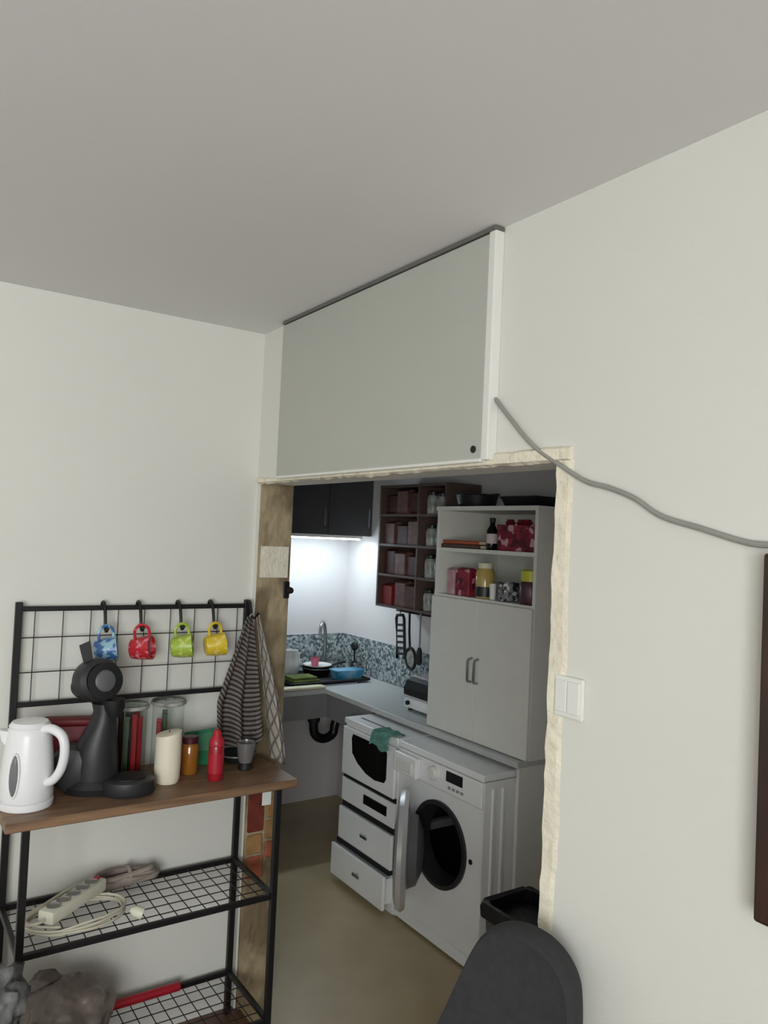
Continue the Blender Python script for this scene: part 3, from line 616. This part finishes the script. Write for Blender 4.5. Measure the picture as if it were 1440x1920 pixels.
carton(-0.215, 1.18, S2, 0.055, 0.06, 0.13, 'paper_pale', 'pale pink packet at the left end of the lower cabinet shelf', name='food_packet', group='packets on the lower cabinet shelf')
carton(-0.125, 1.175, S2, 0.10, 0.055, 0.135, 'flower_red', 'red patterned packet left of the amber jar on the lower cabinet shelf', name='food_packet', group='packets on the lower cabinet shelf')
t = W('storage_jar', 'tall amber glass jar in the middle of the lower cabinet shelf', 'jar', (0.0, 1.19, S2))
t.add('jar_body', xf(lathe([(0.042, 0), (0.046, 0.008), (0.046, 0.12), (0.034, 0.14)], 24), (0.0, 1.185, S2)), 'amber', True)
t.add('lid', xf(lathe([(0.036, 0.14), (0.037, 0.165), (0, 0.168)], 24), (0.0, 1.185, S2)), 'board_cream', True)
t.add('contents_band', xf(lathe([(0.0465, 0.008), (0.0465, 0.055)], 24, cap=False), (0.0, 1.185, S2)), 'lid_dark', True)
t = W('pale_tumbler', 'narrow white tumbler between the amber jar and patterned mug', 'cup', (0.075, 1.165, S2))
t.add('cup_body', xf(lathe([(0.014, 0), (0.017, 0.07), (0.015, 0.07), (0.012, 0.004), (0, 0.004)], 18), (0.077, 1.165, S2)), 'ceramic', True)
t.add('cup_rim', xf(lathe([(0.015, 0.069), (0.018, 0.069), (0.018, 0.073), (0.015, 0.073)], 18, cap=False), (0.077, 1.165, S2)), 'ceramic', True)
t = W('patterned_mug', 'black and white patterned mug on the lower cabinet shelf', 'mug', (0.16, 1.18, S2))
t.add('mug_body', xf(lathe([(0.040, 0), (0.046, 0.006), (0.047, 0.085), (0.044, 0.085), (0.042, 0.008), (0, 0.008)], 24), (0.16, 1.185, S2)), 'mug_pattern', True)
t.add('handle', xf(tube([(0.045, 0, 0.07), (0.075, 0, 0.062), (0.075, 0, 0.028), (0.045, 0, 0.018)], 0.006, 8, 4), (0.16, 1.185, S2), (0, 0, R(60))), 'mug_pattern', True)
t = W('jam_jar', 'plum jar with a yellow lid at the right end of the lower shelf', 'jar', (0.30, 1.18, S2))
t.add('jar_body', xf(lathe([(0.046, 0), (0.05, 0.008), (0.05, 0.085), (0.042, 0.10)], 24), (0.30, 1.185, S2)), 'plum', True)
t.add('lid', xf(lathe([(0.045, 0.10), (0.046, 0.145), (0.04, 0.15), (0, 0.15)], 24), (0.30, 1.185, S2)), 'yellow_lid', True)

# latch on the raw jamb
t = W('door_latch', 'small dark metal latch on the raw wall end above the towels', 'latch', (OX0+0.02, 0.135, 1.55))
t.add('plate', box((OX0+0.018, 0.112, 1.54), (OX0+0.026, 0.137, 1.605), 0.003, 1), 'black_metal')
t.add('knob', xf(lathe([(0.007, 0), (0.007, 0.016), (0.014, 0.022), (0.012, 0.034), (0, 0.036)], 14), (OX0+0.024, 0.126, 1.573), (0, R(90), 0)), 'black_metal', True)

# waste bin
t = W('waste_bin', 'grey waste bin lined with a black bag beside the washing machine', 'bin', (0.74, 0.84, 0))
bx0, bx1, by0, by1, bz = 0.632, 0.93, 0.66, 0.90, 0.50
def rr(x0, x1, y0, y1, z, r=0.03):
    out = []
    for cx, cy, a0 in ((x1-r, y1-r, 0), (x0+r, y1-r, 90), (x0+r, y0+r, 180), (x1-r, y0+r, 270)):
        for k in range(5): out.append((cx+r*math.cos(R(a0+22.5*k)), cy+r*math.sin(R(a0+22.5*k)), z))
    return out
t.add('bin_body', loft([rr(bx0+0.03, bx1-0.03, by0+0.03, by1-0.03, 0.0), rr(bx0+0.005, bx1-0.005, by0+0.005, by1-0.005, bz-0.03), rr(bx0, bx1, by0, by1, bz-0.025), rr(bx0, bx1, by0, by1, bz-0.005), rr(bx0+0.008, bx1-0.008, by0+0.008, by1-0.008, bz-0.005), rr(bx0+0.012, bx1-0.012, by0+0.012, by1-0.012, bz-0.03), rr(bx0+0.035, bx1-0.035, by0+0.035, by1-0.035, 0.02)]), 'bin_grey', True)
rnd = random.Random(4); rings = []
for z, g, am in ((bz-0.034, 0.010, 0.010), (bz-0.015, 0.008, 0.003), (bz+0.006, 0.004, 0.004), (bz+0.004, -0.014, 0.004), (bz-0.05, -0.02, 0.01), (bz-0.30, -0.045, 0.015)):
    rings.append([(p[0]+am*(rnd.random()-0.5), p[1]+am*(rnd.random()-0.5), z+am*2*(rnd.random()-0.5)) for p in rr(bx0-g, bx1+g, by0-g, by1+g, z)])
t.add('bin_bag', loft(rings), 'bag_black', True)

# ------------------------------------------------------------------ the rack
RX0, RX1, RY0, RY1 = 0.03, 0.36, -0.822, -0.032
TZ, TT = 0.955, 0.028
RK = W('bakers_rack', 'black metal rack with wooden top and wire shelves by the left wall', 'rack', (0.2, -0.43, 0))
pr = 0.0105
def sq(lo, hi): return box(lo, hi, 0.002, 1)
for y in (RY0, RY1):
    RK.add('post', sq((RX0-pr, y-pr, 0), (RX0+pr, y+pr, 1.535)), 'black_metal')
    RK.add('post', sq((RX1-pr, y-pr, 0), (RX1+pr, y+pr, TZ-TT)), 'black_metal')
RK.add('table_top', box((0.008, -0.880, TZ-TT), (0.385, 0.030, TZ), 0.003, 1), 'table_wood')
for z in (1.513, 1.205): RK.add('back_rail', sq((RX0-0.008, RY0, z-0.008), (RX0+0.008, RY1, z+0.008)), 'black_metal')
def wire(a, b, r=0.0018): return tube([a, b], r, 5)
for y in (-0.773, -0.686, -0.598, -0.508, -0.418, -0.325, -0.236, -0.148, -0.070):
    RK.add('wire', wire((RX0, y, 1.205), (RX0, y, 1.513)), 'black_metal')
for z in (1.42, 1.308): RK.add('wire', wire((RX0+0.003, RY0, z), (RX0+0.003, RY1, z)), 'black_metal')
for z in (0.565, 0.150):
    for x in (RX0, RX1): RK.add('shelf_rail', sq((x-0.008, RY0, z-0.009), (x+0.008, RY1, z+0.009)), 'black_metal')
    for y in (RY0, RY1): RK.add('shelf_rail', sq((RX0, y-0.008, z-0.009), (RX1, y+0.008, z+0.009)), 'black_metal')
    for k in range(1, 6): x = RX0+(RX1-RX0)*k/6; RK.add('wire', wire((x, RY0, z), (x, RY1, z)), 'black_metal')
    for k in range(1, 17): y = RY0+(RY1-RY0)*k/17; RK.add('wire', wire((RX0, y, z+0.003), (RX1, y, z+0.003)), 'black_metal')
for z in (TZ-TT-0.018,):
    for x in (RX0, RX1): RK.add('top_support', sq((x-0.008, RY0, z-0.009), (x+0.008, RY1, z+0.009)), 'black_metal') if x == RX0 else None
    for y in (RY0, RY1): RK.add('top_support', sq((RX0, y-0.008, z), (RX1, y+0.008, z+0.017)), 'black_metal')

# hooks and mugs on the top rail
MZ = 1.396
for y, m, colr, tw in ((-0.560, 'mug_blue', 'blue', 12), (-0.441, 'mug_red', 'red', -8), (-0.300, 'mug_lime', 'lime green', 6), (-0.178, 'mug_yellow', 'yellow', 20)):
    hk = W('hook', 'black hook on the rack rail that holds the %s mug' % colr, 'hook', (0.045, y, 1.45), 'mug hooks on the rack rail')
    hk.add('stem', tube([(0.013, y, 1.505), (0.017, y, 1.528), (0.034, y, 1.532), (0.052, y, 1.520), (0.068, y, 1.475), (0.074, y, 1.448), (0.086, y, 1.440), (0.098, y, 1.447)], 0.0055, 8, 3), 'black_metal', True)
    hk.add('tip', xf(lathe([(0, -0.007), (0.006, -0.003), (0.006, 0.003), (0, 0.007)], 10), (0.098, y, 1.449)), 'black_plastic', True)
    g = thing('mug', '%s patterned mug hanging from the top rail of the rack' % colr, 'mug', (0.090, y, MZ-0.045), R(77+tw), 'mugs hanging on the rack')
    # mug lies on its side: axis across the picture, handle upwards
    body = lathe([(0.026, -0.036), (0.033, -0.032), (0.039, 0.0), (0.041, 0.037), (0.038, 0.038), (0.035, 0.0), (0.028, -0.028), (0, -0.028)], 28)
    obj('mug_body', xf(body, (0, 0, 0.028), (R(16), R(82), 0)), m, g, True)
    obj('handle', xf(tube([(-0.022, 0, 0.032), (-0.024, 0, 0.060), (-0.004, 0, 0.078), (0.020, 0, 0.066), (0.024, 0, 0.034)], 0.0052, 8, 5), (0, 0.0, 0.030)), m, g, True)

# towels
def towel(top, rows_fn, nu=22, nv=26):
    bm = bmesh.new(); uvl = bm.loops.layers.uv.new('UVMap'); g = []
    for j in range(nv+1):
        t_ = j/nv; g.append([bm.verts.new(rows_fn(i/nu, t_)) for i in range(nu+1)])
    for j in range(nv):
        for i in range(nu):
            f = bm.faces.new((g[j][i], g[j][i+1], g[j+1][i+1], g[j+1][i]))
            for l, (a, b) in zip(f.loops, ((i, j), (i+1, j), (i+1, j+1), (i, j+1))): l[uvl].uv = (a/nu, b/nv*1.6)
    bmesh.ops.solidify(bm, geom=bm.faces[:], thickness=0.003)
    return bm
def dark_towel(u, t_):
    wl = -0.055-0.115*min(1, t_*1.5); wr_ = -0.035+0.05*t_
    y = wl+(wr_-wl)*u; fold = (0.008+0.020*t_)*math.sin(u*14+1.2*t_)
    z = 1.478-0.445*t_-0.03*math.sin(u*3.0)*t_-0.012*math.sin(u*11)*t_
    return (0.085+fold+0.03*t_, y, z)
def light_towel(u, t_):
    wl = -0.038+0.065*t_; wr_ = -0.022+0.135*t_+0.02*math.sin(t_*3.1)
    y = wl+(wr_-wl)*u; fold = (0.008+0.014*t_)*math.sin(u*10+0.8+t_)
    z = 1.482-0.51*t_-0.05*u*t_
    return (0.125+fold+0.02*t_, y, z)
hk = W('towel_hook', 'black hook on the right rack post that holds the towels', 'hook', (0.06, -0.035, 1.47))
hk.add('stem', tube([(RX0, -0.035, 1.532), (RX0+0.03, -0.035, 1.53), (0.075, -0.035, 1.50), (0.09, -0.035, 1.476), (0.115, -0.035, 1.478), (0.135, -0.035, 1.492)], 0.005, 8, 3), 'black_metal', True)
hk.add('tip', xf(lathe([(0, -0.007), (0.007, 0), (0, 0.007)], 10), (0.135, -0.035, 1.493)), 'black_plastic', True)
tw = thing('towel', 'dark grey striped towel hanging from the right rack post', 'towel', (0.10, -0.06, 1.03), 0, 'towels on the rack')
o = obj('fabric', xf(towel(None, dark_towel), (-0.10, 0.06, -1.03)), 'towel_stripe', tw, True)
obj('hanging_loop', xf(tube([(0.085, -0.045, 1.478), (0.088, -0.035, 1.489), (0.09, -0.028, 1.478)], 0.0025, 6), (-0.10, 0.06, -1.03)), 'towel_stripe', tw, True)
tw = thing('towel', 'pale diamond-checked towel hanging over the rack corner toward the opening', 'towel', (0.13, 0.04, 0.96), 0, 'towels on the rack')
obj('fabric', xf(towel(None, light_towel), (-0.13, -0.04, -0.96)), 'towel_check', tw, True)
obj('hanging_loop', xf(tube([(0.12, -0.036, 1.482), (0.123, -0.03, 1.494), (0.126, -0.024, 1.482)], 0.0025, 6), (-0.13, -0.04, -0.96)), 'towel_check', tw, True)

# ------------------------------------------------------------------ things on the rack's table top (local x = picture right, local -y = to the camera)
TA = R(77); Z = TZ+0.0008
k = thing('electric_kettle', 'white plastic electric kettle at the left end of the rack table', 'kettle', (0.245, -0.806, Z), TA)
obj('base', lathe([(0.074, 0), (0.076, 0.004), (0.076, 0.018), (0.070, 0.022)], 36), 'kettle_white', k, True)
bd = obj('body', lathe([(0.072, 0.023), (0.075, 0.03), (0.074, 0.08), (0.069, 0.15), (0.063, 0.205), (0.060, 0.225), (0.056, 0.23)], 36), 'kettle_white', k, True)
obj('lid', lathe([(0.056, 0.23), (0.058, 0.236), (0.05, 0.247), (0.02, 0.252), (0, 0.252)], 32), 'kettle_white', k, True)
obj('spout', loft([[(-0.052, -0.022, 0.17), (-0.052, 0.022, 0.17), (-0.052, 0.022, 0.222), (-0.052, -0.022, 0.222)], [(-0.074, -0.014, 0.195), (-0.074, 0.014, 0.195), (-0.08, 0.016, 0.226), (-0.08, -0.016, 0.226)]]), 'kettle_white', k)
obj('handle', tube([(0.040, -0.012, 0.226), (0.075, -0.012, 0.232), (0.110, -0.012, 0.212), (0.120, -0.012, 0.170), (0.112, -0.012, 0.12), (0.090, -0.012, 0.085), (0.066, -0.012, 0.075)], 0.0155, 12, 6, flat=0.85), 'kettle_white', k, True).rotation_euler = (0, 0, R(-28))
obj('water_window', xf(lathe([(0, 0), (0.016, 0.0), (0.014, 0.004), (0, 0.005)], 20), (-0.032, -0.0665, 0.105), (R(87), 0, R(-26)), (0.85, 3.6, 1)), 'water_window', k, True)
obj('window_rim', xf(tube([(0.0175*0.85*math.cos(a*0.2618), 0.0175*3.6*math.sin(a*0.2618), 0) for a in range(24)], 0.003, 6, closed=True), (-0.032, -0.0665, 0.105), (R(87), 0, R(-26))), 'kettle_white', k, True)

cm = thing('coffee_machine', 'black capsule coffee machine with round head beside the kettle', 'coffee machine', (0.205, -0.590, Z), TA)
obj('base', loft([ell(0.0, 0.0, 0.0, 0.10, 0.065), ell(0.0, 0, 0.02, 0.105, 0.07), ell(-0.01, 0, 0.04, 0.08, 0.058)]), 'black_plastic', cm, True)
obj('water_tank', xf(lathe([(0, -0.05), (0.05, -0.05), (0.068, -0.04), (0.074, -0.01), (0.074, 0.02), (0.064, 0.045), (0.045, 0.052), (0, 0.054)], 32), (-0.074, 0.012, 0.0745), (R(90), 0, R(-12))), 'charcoal_plastic', cm, True)
dt = obj('drip_tray', loft([ell(0.09, -0.045, 0.0, 0.078, 0.06), ell(0.09, -0.045, 0.012, 0.084, 0.066), ell(0.09, -0.045, 0.042, 0.080, 0.062), ell(0.09, -0.045, 0.048, 0.07, 0.053)]), 'charcoal_plastic', cm, True)
obj('tray_grid', lathe([(0.05, 0.047), (0.05, 0.052), (0, 0.052)], 24), 'black_plastic', dt, True).location = (0.09, -0.045, 0)
pr_ = [(-0.012, 0.03, 0.072, 0.055), (-0.012, 0.08, 0.070, 0.058), (-0.012, 0.13, 0.066, 0.056), (-0.004, 0.18, 0.052, 0.050), (0.006, 0.22, 0.040, 0.044), (0.008, 0.25, 0.034, 0.04), (0.004, 0.275, 0.036, 0.04)]
obj('body', loft([ell(c, 0, z, a, b) for c, z, a, b in pr_]), 'charcoal_plastic', cm, True)
obj('capsule_holder', loft([ell(0.034, -0.02, 0.235, 0.022, 0.024), ell(0.034, -0.02, 0.262, 0.034, 0.034), ell(0.03, -0.02, 0.29, 0.036, 0.036)]), 'black_plastic', cm, True)
hd = obj('head', xf(lathe([(0, -0.045), (0.05, -0.045), (0.066, -0.036), (0.07, 0.0), (0.066, 0.032), (0.052, 0.044), (0.046, 0.034), (0, 0.034)], 36), (-0.020, -0.01, 0.348), (R(80), 0, R(22))), 'charcoal_plastic', cm, True)
obj('head_ring', xf(lathe([(0.033, 0.036), (0.054, 0.042), (0.056, 0.05), (0.034, 0.052)], 32, cap=False), (-0.014, -0.014, 0.346), (R(80), 0, R(22))), 'black_plastic', hd, True)
obj('head_disc', xf(lathe([(0.034, 0.036), (0.034, 0.048), (0.028, 0.052), (0, 0.052)], 28), (-0.014, -0.014, 0.346), (R(80), 0, R(22))), 'grey_disc', hd, True)
obj('lever', loft([[(x, y, z) for x, y in ((-0.058, -0.016), (-0.030, -0.016), (-0.030, 0.016), (-0.058, 0.016))] for z in (0.385,)]+[[(-0.078, -0.014, 0.455), (-0.046, -0.014, 0.470), (-0.046, 0.014, 0.470), (-0.078, 0.014, 0.455)]]), 'black_plastic', cm)
obj('side_cap', xf(lathe([(0, -0.012), (0.03, -0.012), (0.036, 0), (0.03, 0.012), (0, 0.012)], 24), (-0.066, -0.01, 0.33), (R(80), 0, R(-40))), 'charcoal_plastic', cm, True)

t = thing('tea_tin', 'dark red box standing behind the coffee machine', 'tin', (0.075, -0.660, Z), TA-R(4))
obj('tin_body', box((-0.075, -0.03, 0), (0.075, 0.03, 0.185), 0.006), 'dark_red', t, True)
obj('tin_lid', box((-0.077, -0.032, 0.185), (0.077, 0.032, 0.205), 0.006), 'dark_red', t, True)

for x, y, lb, fill in ((0.095, -0.466, 'glass canister of coffee capsules beside the coffee machine', 1), (0.082, -0.332, 'glass canister behind the cream candle, half filled with red capsules', 0)):
    t = thing('glass_canister', lb, 'canister', (x, y, Z), TA, 'glass canisters on the rack table')
    obj('glass_body', lathe([(0, 0.002), (0.050, 0.002), (0.054, 0.01), (0.054, 0.225)], 32, cap=False), 'glass', t, True)
    ld_ = obj('lid', lathe([(0.0, 0.226), (0.057, 0.226), (0.060, 0.232), (0.056, 0.240), (0.0, 0.243)], 32), 'glass', t, True)
    obj('lid_ring', lathe([(0.055, 0.223), (0.060, 0.226), (0.061, 0.232), (0.058, 0.236)], 32, cap=False), 'jar_grey', ld_, True)
    spots = [(-0.030, 0.0, 'capsule_black', 0.205), (-0.012, -0.024, 'capsule_green', 0.19), (0.006, -0.006, 'capsule_black', 0.20), (0.012, -0.030, 'capsule_red', 0.198), (0.030, -0.008, 'capsule_red', 0.185), (-0.008, 0.022, 'capsule_green', 0.205), (0.022, 0.020, 'capsule_red', 0.205)] if fill else [(-0.030, -0.004, 'capsule_red', 0.165), (-0.014, -0.024, 'capsule_red', 0.12), (-0.010, 0.016, 'capsule_green', 0.19), (0.012, -0.012, 'capsule_red', 0.105)]
    cnt = {}
    for lx, ly, mm, hh in spots:
        nm_ = {'capsule_red': 'red', 'capsule_green': 'dark green', 'capsule_black': 'black'}[mm]
        wx = x+lx*math.cos(TA)-ly*math.sin(TA); wy = y+lx*math.sin(TA)+ly*math.cos(TA)
        c_ = thing('coffee_sachet', '%s stick sachet standing in the glass canister %s' % (nm_, 'beside the coffee machine' if fill else 'behind the cream candle'), 'sachet', (wx, wy, Z+0.0105), TA+lx*9, 'stick sachets in the glass canisters')
        obj('sachet_body', box((-0.0085, -0.004, 0), (0.0085, 0.004, hh-0.012), 0.002, 1), mm, c_)
        obj('sealed_end', box((-0.0085, -0.0012, hh-0.013), (0.0085, 0.0012, hh)), mm, c_)

t = thing('pillar_candle', 'thick cream pillar candle with slanted top on the rack table', 'candle', (0.222, -0.374, Z), TA)
obj('wax', loft([ell(0, 0, 0, 0.036, 0.036), ell(0, 0, 0.012, 0.041, 0.041), ell(0, 0, 0.06, 0.043, 0.043), ell(0, 0, 0.160, 0.042, 0.042, tilt=0.008), ell(0, 0, 0.162, 0.034, 0.034, tilt=0.008)]), 'candle_wax', t, True)
obj('wick', tube([(0, 0, 0.16), (0.002, 0, 0.170)], 0.0015, 6), 'rubber_black', t)
t = thing('honey_jar', 'amber honey jar with a maroon lid left of the red bottle', 'jar', (0.165, -0.278, Z), TA)
obj('jar_body', lathe([(0.026, 0), (0.030, 0.006), (0.030, 0.092), (0.024, 0.104)], 24), 'honey', t, True)
obj('lid', lathe([(0.027, 0.104), (0.028, 0.122), (0.024, 0.126), (0, 0.126)], 24), 'lid_maroon', t, True)
t = thing('spray_bottle', 'red bottle with a domed red cap on the rack table', 'bottle', (0.268, -0.224, Z), TA)
obj('bottle_body', lathe([(0.024, 0), (0.026, 0.005), (0.026, 0.105), (0.024, 0.115)], 24), 'red_can', t, True)
obj('cap', lathe([(0.0255, 0.113), (0.0265, 0.118), (0.024, 0.135), (0.015, 0.146), (0.013, 0.160), (0.008, 0.166), (0, 0.167)], 24), 'red_cap', t, True)
obj('bottle_label', xf(lathe([(0.0264, 0.025), (0.0264, 0.09)], 24, cap=False), (0, 0, 0)), 'red_cap', t, True)
t = thing('green_pouch', 'green foil pouch leaning behind the honey jar', 'pouch', (0.075, -0.215, Z), TA)
obj('pouch_body', loft([[(-0.045, -0.018, 0), (0.045, -0.018, 0), (0.045, 0.018, 0), (-0.045, 0.018, 0)], [(-0.05, -0.022, 0.05), (0.05, -0.022, 0.05), (0.05, 0.02, 0.05), (-0.05, 0.02, 0.05)], [(-0.048, -0.006, 0.10), (0.05, -0.004, 0.112), (0.05, 0.008, 0.112), (-0.048, 0.008, 0.10)]]), 'green_bag', t)
obj('seal', loft([[(-0.048, -0.002, 0.100), (0.05, -0.002, 0.112), (0.05, 0.004, 0.112), (-0.048, 0.004, 0.100)], [(-0.050, -0.002, 0.112), (0.052, -0.002, 0.124), (0.052, 0.002, 0.124), (-0.050, 0.002, 0.112)]]), 'green_bag', t)
t = thing('espresso_cup', 'small grey glass cup on a black foot at the right end of the table', 'cup', (0.205, -0.088, Z), TA)
obj('foot', lathe([(0.024, 0), (0.025, 0.008), (0.020, 0.022), (0, 0.024)], 20), 'black_plastic', t, True)
obj('cup_body', lathe([(0.022, 0.024), (0.027, 0.04), (0.034, 0.095), (0.031, 0.095), (0.024, 0.042), (0, 0.03)], 24, cap=False), 'cup_grey', t, True)
t = thing('serving_bowl', 'dark bowl under the hanging towels on the rack table', 'bowl', (0.105, -0.08, Z), TA)
obj('bowl_body', lathe([(0.035, 0), (0.04, 0.004), (0.07, 0.030), (0.066, 0.030), (0.035, 0.007), (0, 0.007)], 28), 'charcoal_plastic', t, True)
obj('bowl_rim', lathe([(0.066, 0.029), (0.072, 0.03), (0.071, 0.034), (0.066, 0.034)], 28, cap=False), 'grey_disc', t, True)
t = W('paper_tag', 'small white tag hanging under the right end of the table', 'tag', (0.34, -0.064, 0.868))
t.add('card', box((0.338, -0.080, 0.868), (0.341, -0.048, 0.918)), 'ceramic')
t.add('string', tube([(0.3395, -0.064, 0.917), (0.3395, -0.064, 0.9265)], 0.001, 5), 'ceramic')

# ------------------------------------------------------------------ middle shelf: power strip and coiled cords
SZ = 0.565+0.006
ang = math.atan2(0.178, -0.145)
t = thing('power_strip', 'white five-socket power strip lying on the middle wire shelf', 'power strip', (0.230, -0.650, SZ+0.046), ang)
obj('strip_body', box((-0.125, -0.028, 0.0), (0.125, 0.028, 0.04), 0.008), 'strip_white', t, True)
for i in range(5):
    s_ = obj('socket', lathe([(0.021, 0.0395), (0.021, 0.0425), (0.018, 0.0425), (0.017, 0.0405), (0, 0.0405)], 18), 'cord_grey', t, True); s_.location = (-0.09+0.043*i, 0, 0)
obj('rocker', box((0.100, -0.010, 0.038), (0.116, 0.010, 0.046), 0.003), 'red_handle', t)
cpts = [(-0.12, 0, 0.02), (-0.145, 0.0, 0.016), (-0.165, 0.03, 0.012), (-0.12, 0.062, 0.012), (0.0, 0.066, 0.016), (0.11, 0.060, 0.014), (0.155, 0.015, 0.012)]
obj('cord', tube(cpts, 0.0045, 8, 6), 'cord_beige', t, True)
def coil(cx, cy, rx, ry, n, z0, seed, drift=0.008):
    rnd = random.Random(seed); pts = []
    for i in range(n*14):
        a = 2*math.pi*i/14; q = 1+0.12*noise.noise(Vector((i*0.23, seed, 0)))
        pts.append((cx+rx*q*math.cos(a), cy+ry*q*math.sin(a), z0+0.010*(i//28)+0.006*(1+noise.noise(Vector((i*0.31, seed, 3))))))
    return pts
t = W('extension_cord', 'coiled beige extension cord on the middle wire shelf around the power strip', 'cord', (0.15, -0.62, SZ))
t.add('coil', tube(coil(0.225, -0.640, 0.095, 0.145, 5, SZ+0.004, 3), 0.004, 6, 2), 'cord_beige', True)
t.add('plug', xf(lathe([(0.0, 0), (0.018, 0.0), (0.018, 0.025), (0.008, 0.04), (0, 0.042)], 14), (0.315, -0.46, SZ+0.014), (R(70), 0, R(-30))), 'strip_white', True)
t = W('rope_bundle', 'bundle of taupe looped cord lying at the back of the middle shelf', 'cord', (0.10, -0.52, SZ))
for i in range(5):
    pts = [(0.070+0.026*math.sin(a)+0.003*i+0.012*noise.noise(Vector((a, i, 0))), -0.452+(0.110-0.005*i+0.012*math.sin(i*2.3))*math.cos(a), SZ+0.011+0.0085*i+0.006*(1+math.sin(2*a+i*1.7))) for a in [2*math.pi*q/24 for q in range(24)]]
    t.add('loop', tube(pts, 0.0085, 7, closed=True), 'cloth_taupe', True)
t.add('binding', xf(tube([(0.032*math.cos(a*0.5236), 0, 0.030*math.sin(a*0.5236)) for a in range(12)], 0.006, 6, closed=True), (0.076, -0.44, SZ+0.036)), 'cloth_taupe', True)

# ------------------------------------------------------------------ lower shelf and floor by the rack
LZ = 0.150+0.006
t = W('plastic_bag', 'crumpled grey-brown plastic bag slumped on the lower shelf', 'bag', (0.19, -0.64, LZ))
t.add('bag_body', blob((0.195, -0.650, LZ+0.105), (0.135, 0.135, 0.110), 2, 0.22, 2.2, 5), 'bag_brown', True)
t.add('knot', blob((0.15, -0.70, LZ+0.205), (0.035, 0.045, 0.03), 5, 0.4, 3.0, 3), 'bag_brown', True)
t = W('broom_handle', 'red round bar lying along the back of the lower shelf', 'broom', (0.07, -0.34, LZ))
t.add('stick', tube([(0.066, -0.475, LZ+0.018), (0.066, -0.235, LZ+0.018)], 0.015, 12), 'red_handle', True)
t.add('end_cap', tube([(0.066, -0.492, LZ+0.018), (0.066, -0.472, LZ+0.018)], 0.0165, 12), 'dark_red', True)
t = W('clear_bag', 'shiny crinkled clear plastic bag standing left of the rack', 'bag', (0.58, -1.02, 0))
t.add('bag_body', blob((0.63, -1.00, 0.275), (0.165, 0.185, 0.28), 7, 0.36, 3.4, 5), 'bag_clear', True)
t.add('bag_neck', blob((0.62, -0.96, 0.60), (0.08, 0.10, 0.10), 9, 0.45, 3.0, 4), 'bag_clear', True)

# ------------------------------------------------------------------ chair in front of the right jamb
cyaw = R(16); ch = thing('chair', 'dark grey upholstered chair with rounded backrest in front of the washing machine', 'chair', (1.585, -0.34, 0), cyaw)
# local: x right, y towards the wall; backrest plane at y = 0.20
prof = [(-0.155, 0.56), (-0.160, 0.60), (-0.148, 0.65), (-0.094, 0.775), (-0.058, 0.864), (-0.022, 0.950), (0.008, 0.998), (0.045, 1.020), (0.087, 1.028), (0.135, 1.022), (0.172, 1.002), (0.198, 0.970), (0.208, 0.93), (0.212, 0.85), (0.208, 0.70), (0.200, 0.60), (0.185, 0.56)]
pp = smoothpts([(a, 0, b) for a, b in prof], 4)
cx_, cz_ = 0.05, 0.80
rings = []
for yy, s_ in ((0.175, 0.86), (0.168, 0.95), (0.178, 0.985), (0.20, 1.0), (0.225, 0.985), (0.238, 0.93), (0.24, 0.85)):
    rings.append([(cx_+(p.x-cx_)*s_, yy+0.02*((p.z-0.56)/0.45), cz_+(p.z-cz_)*s_) for p in pp])
obj('backrest', loft(rings), 'chair_fabric', ch, True)
obj('seat', loft([rr(-0.18, 0.25, -0.24, 0.165, z, 0.05) if i in (1, 2) else rr(-0.16, 0.23, -0.22, 0.15, z, 0.05) for i, z in enumerate((0.42, 0.435, 0.475, 0.495))]), 'chair_fabric', ch, True)
for sx in (-1, 1):
    obj('leg', tube([(0.035+sx*0.185, -0.20, 0.425), (0.035+sx*0.205, -0.225, 0.0)], 0.016, 10), 'black_metal', ch, True)
    obj('leg', tube([(0.035+sx*0.13, 0.215, 0.60), (0.035+sx*0.17, 0.175, 0.44), (0.035+sx*0.19, 0.22, 0.0)], 0.016, 10), 'black_metal', ch, True)
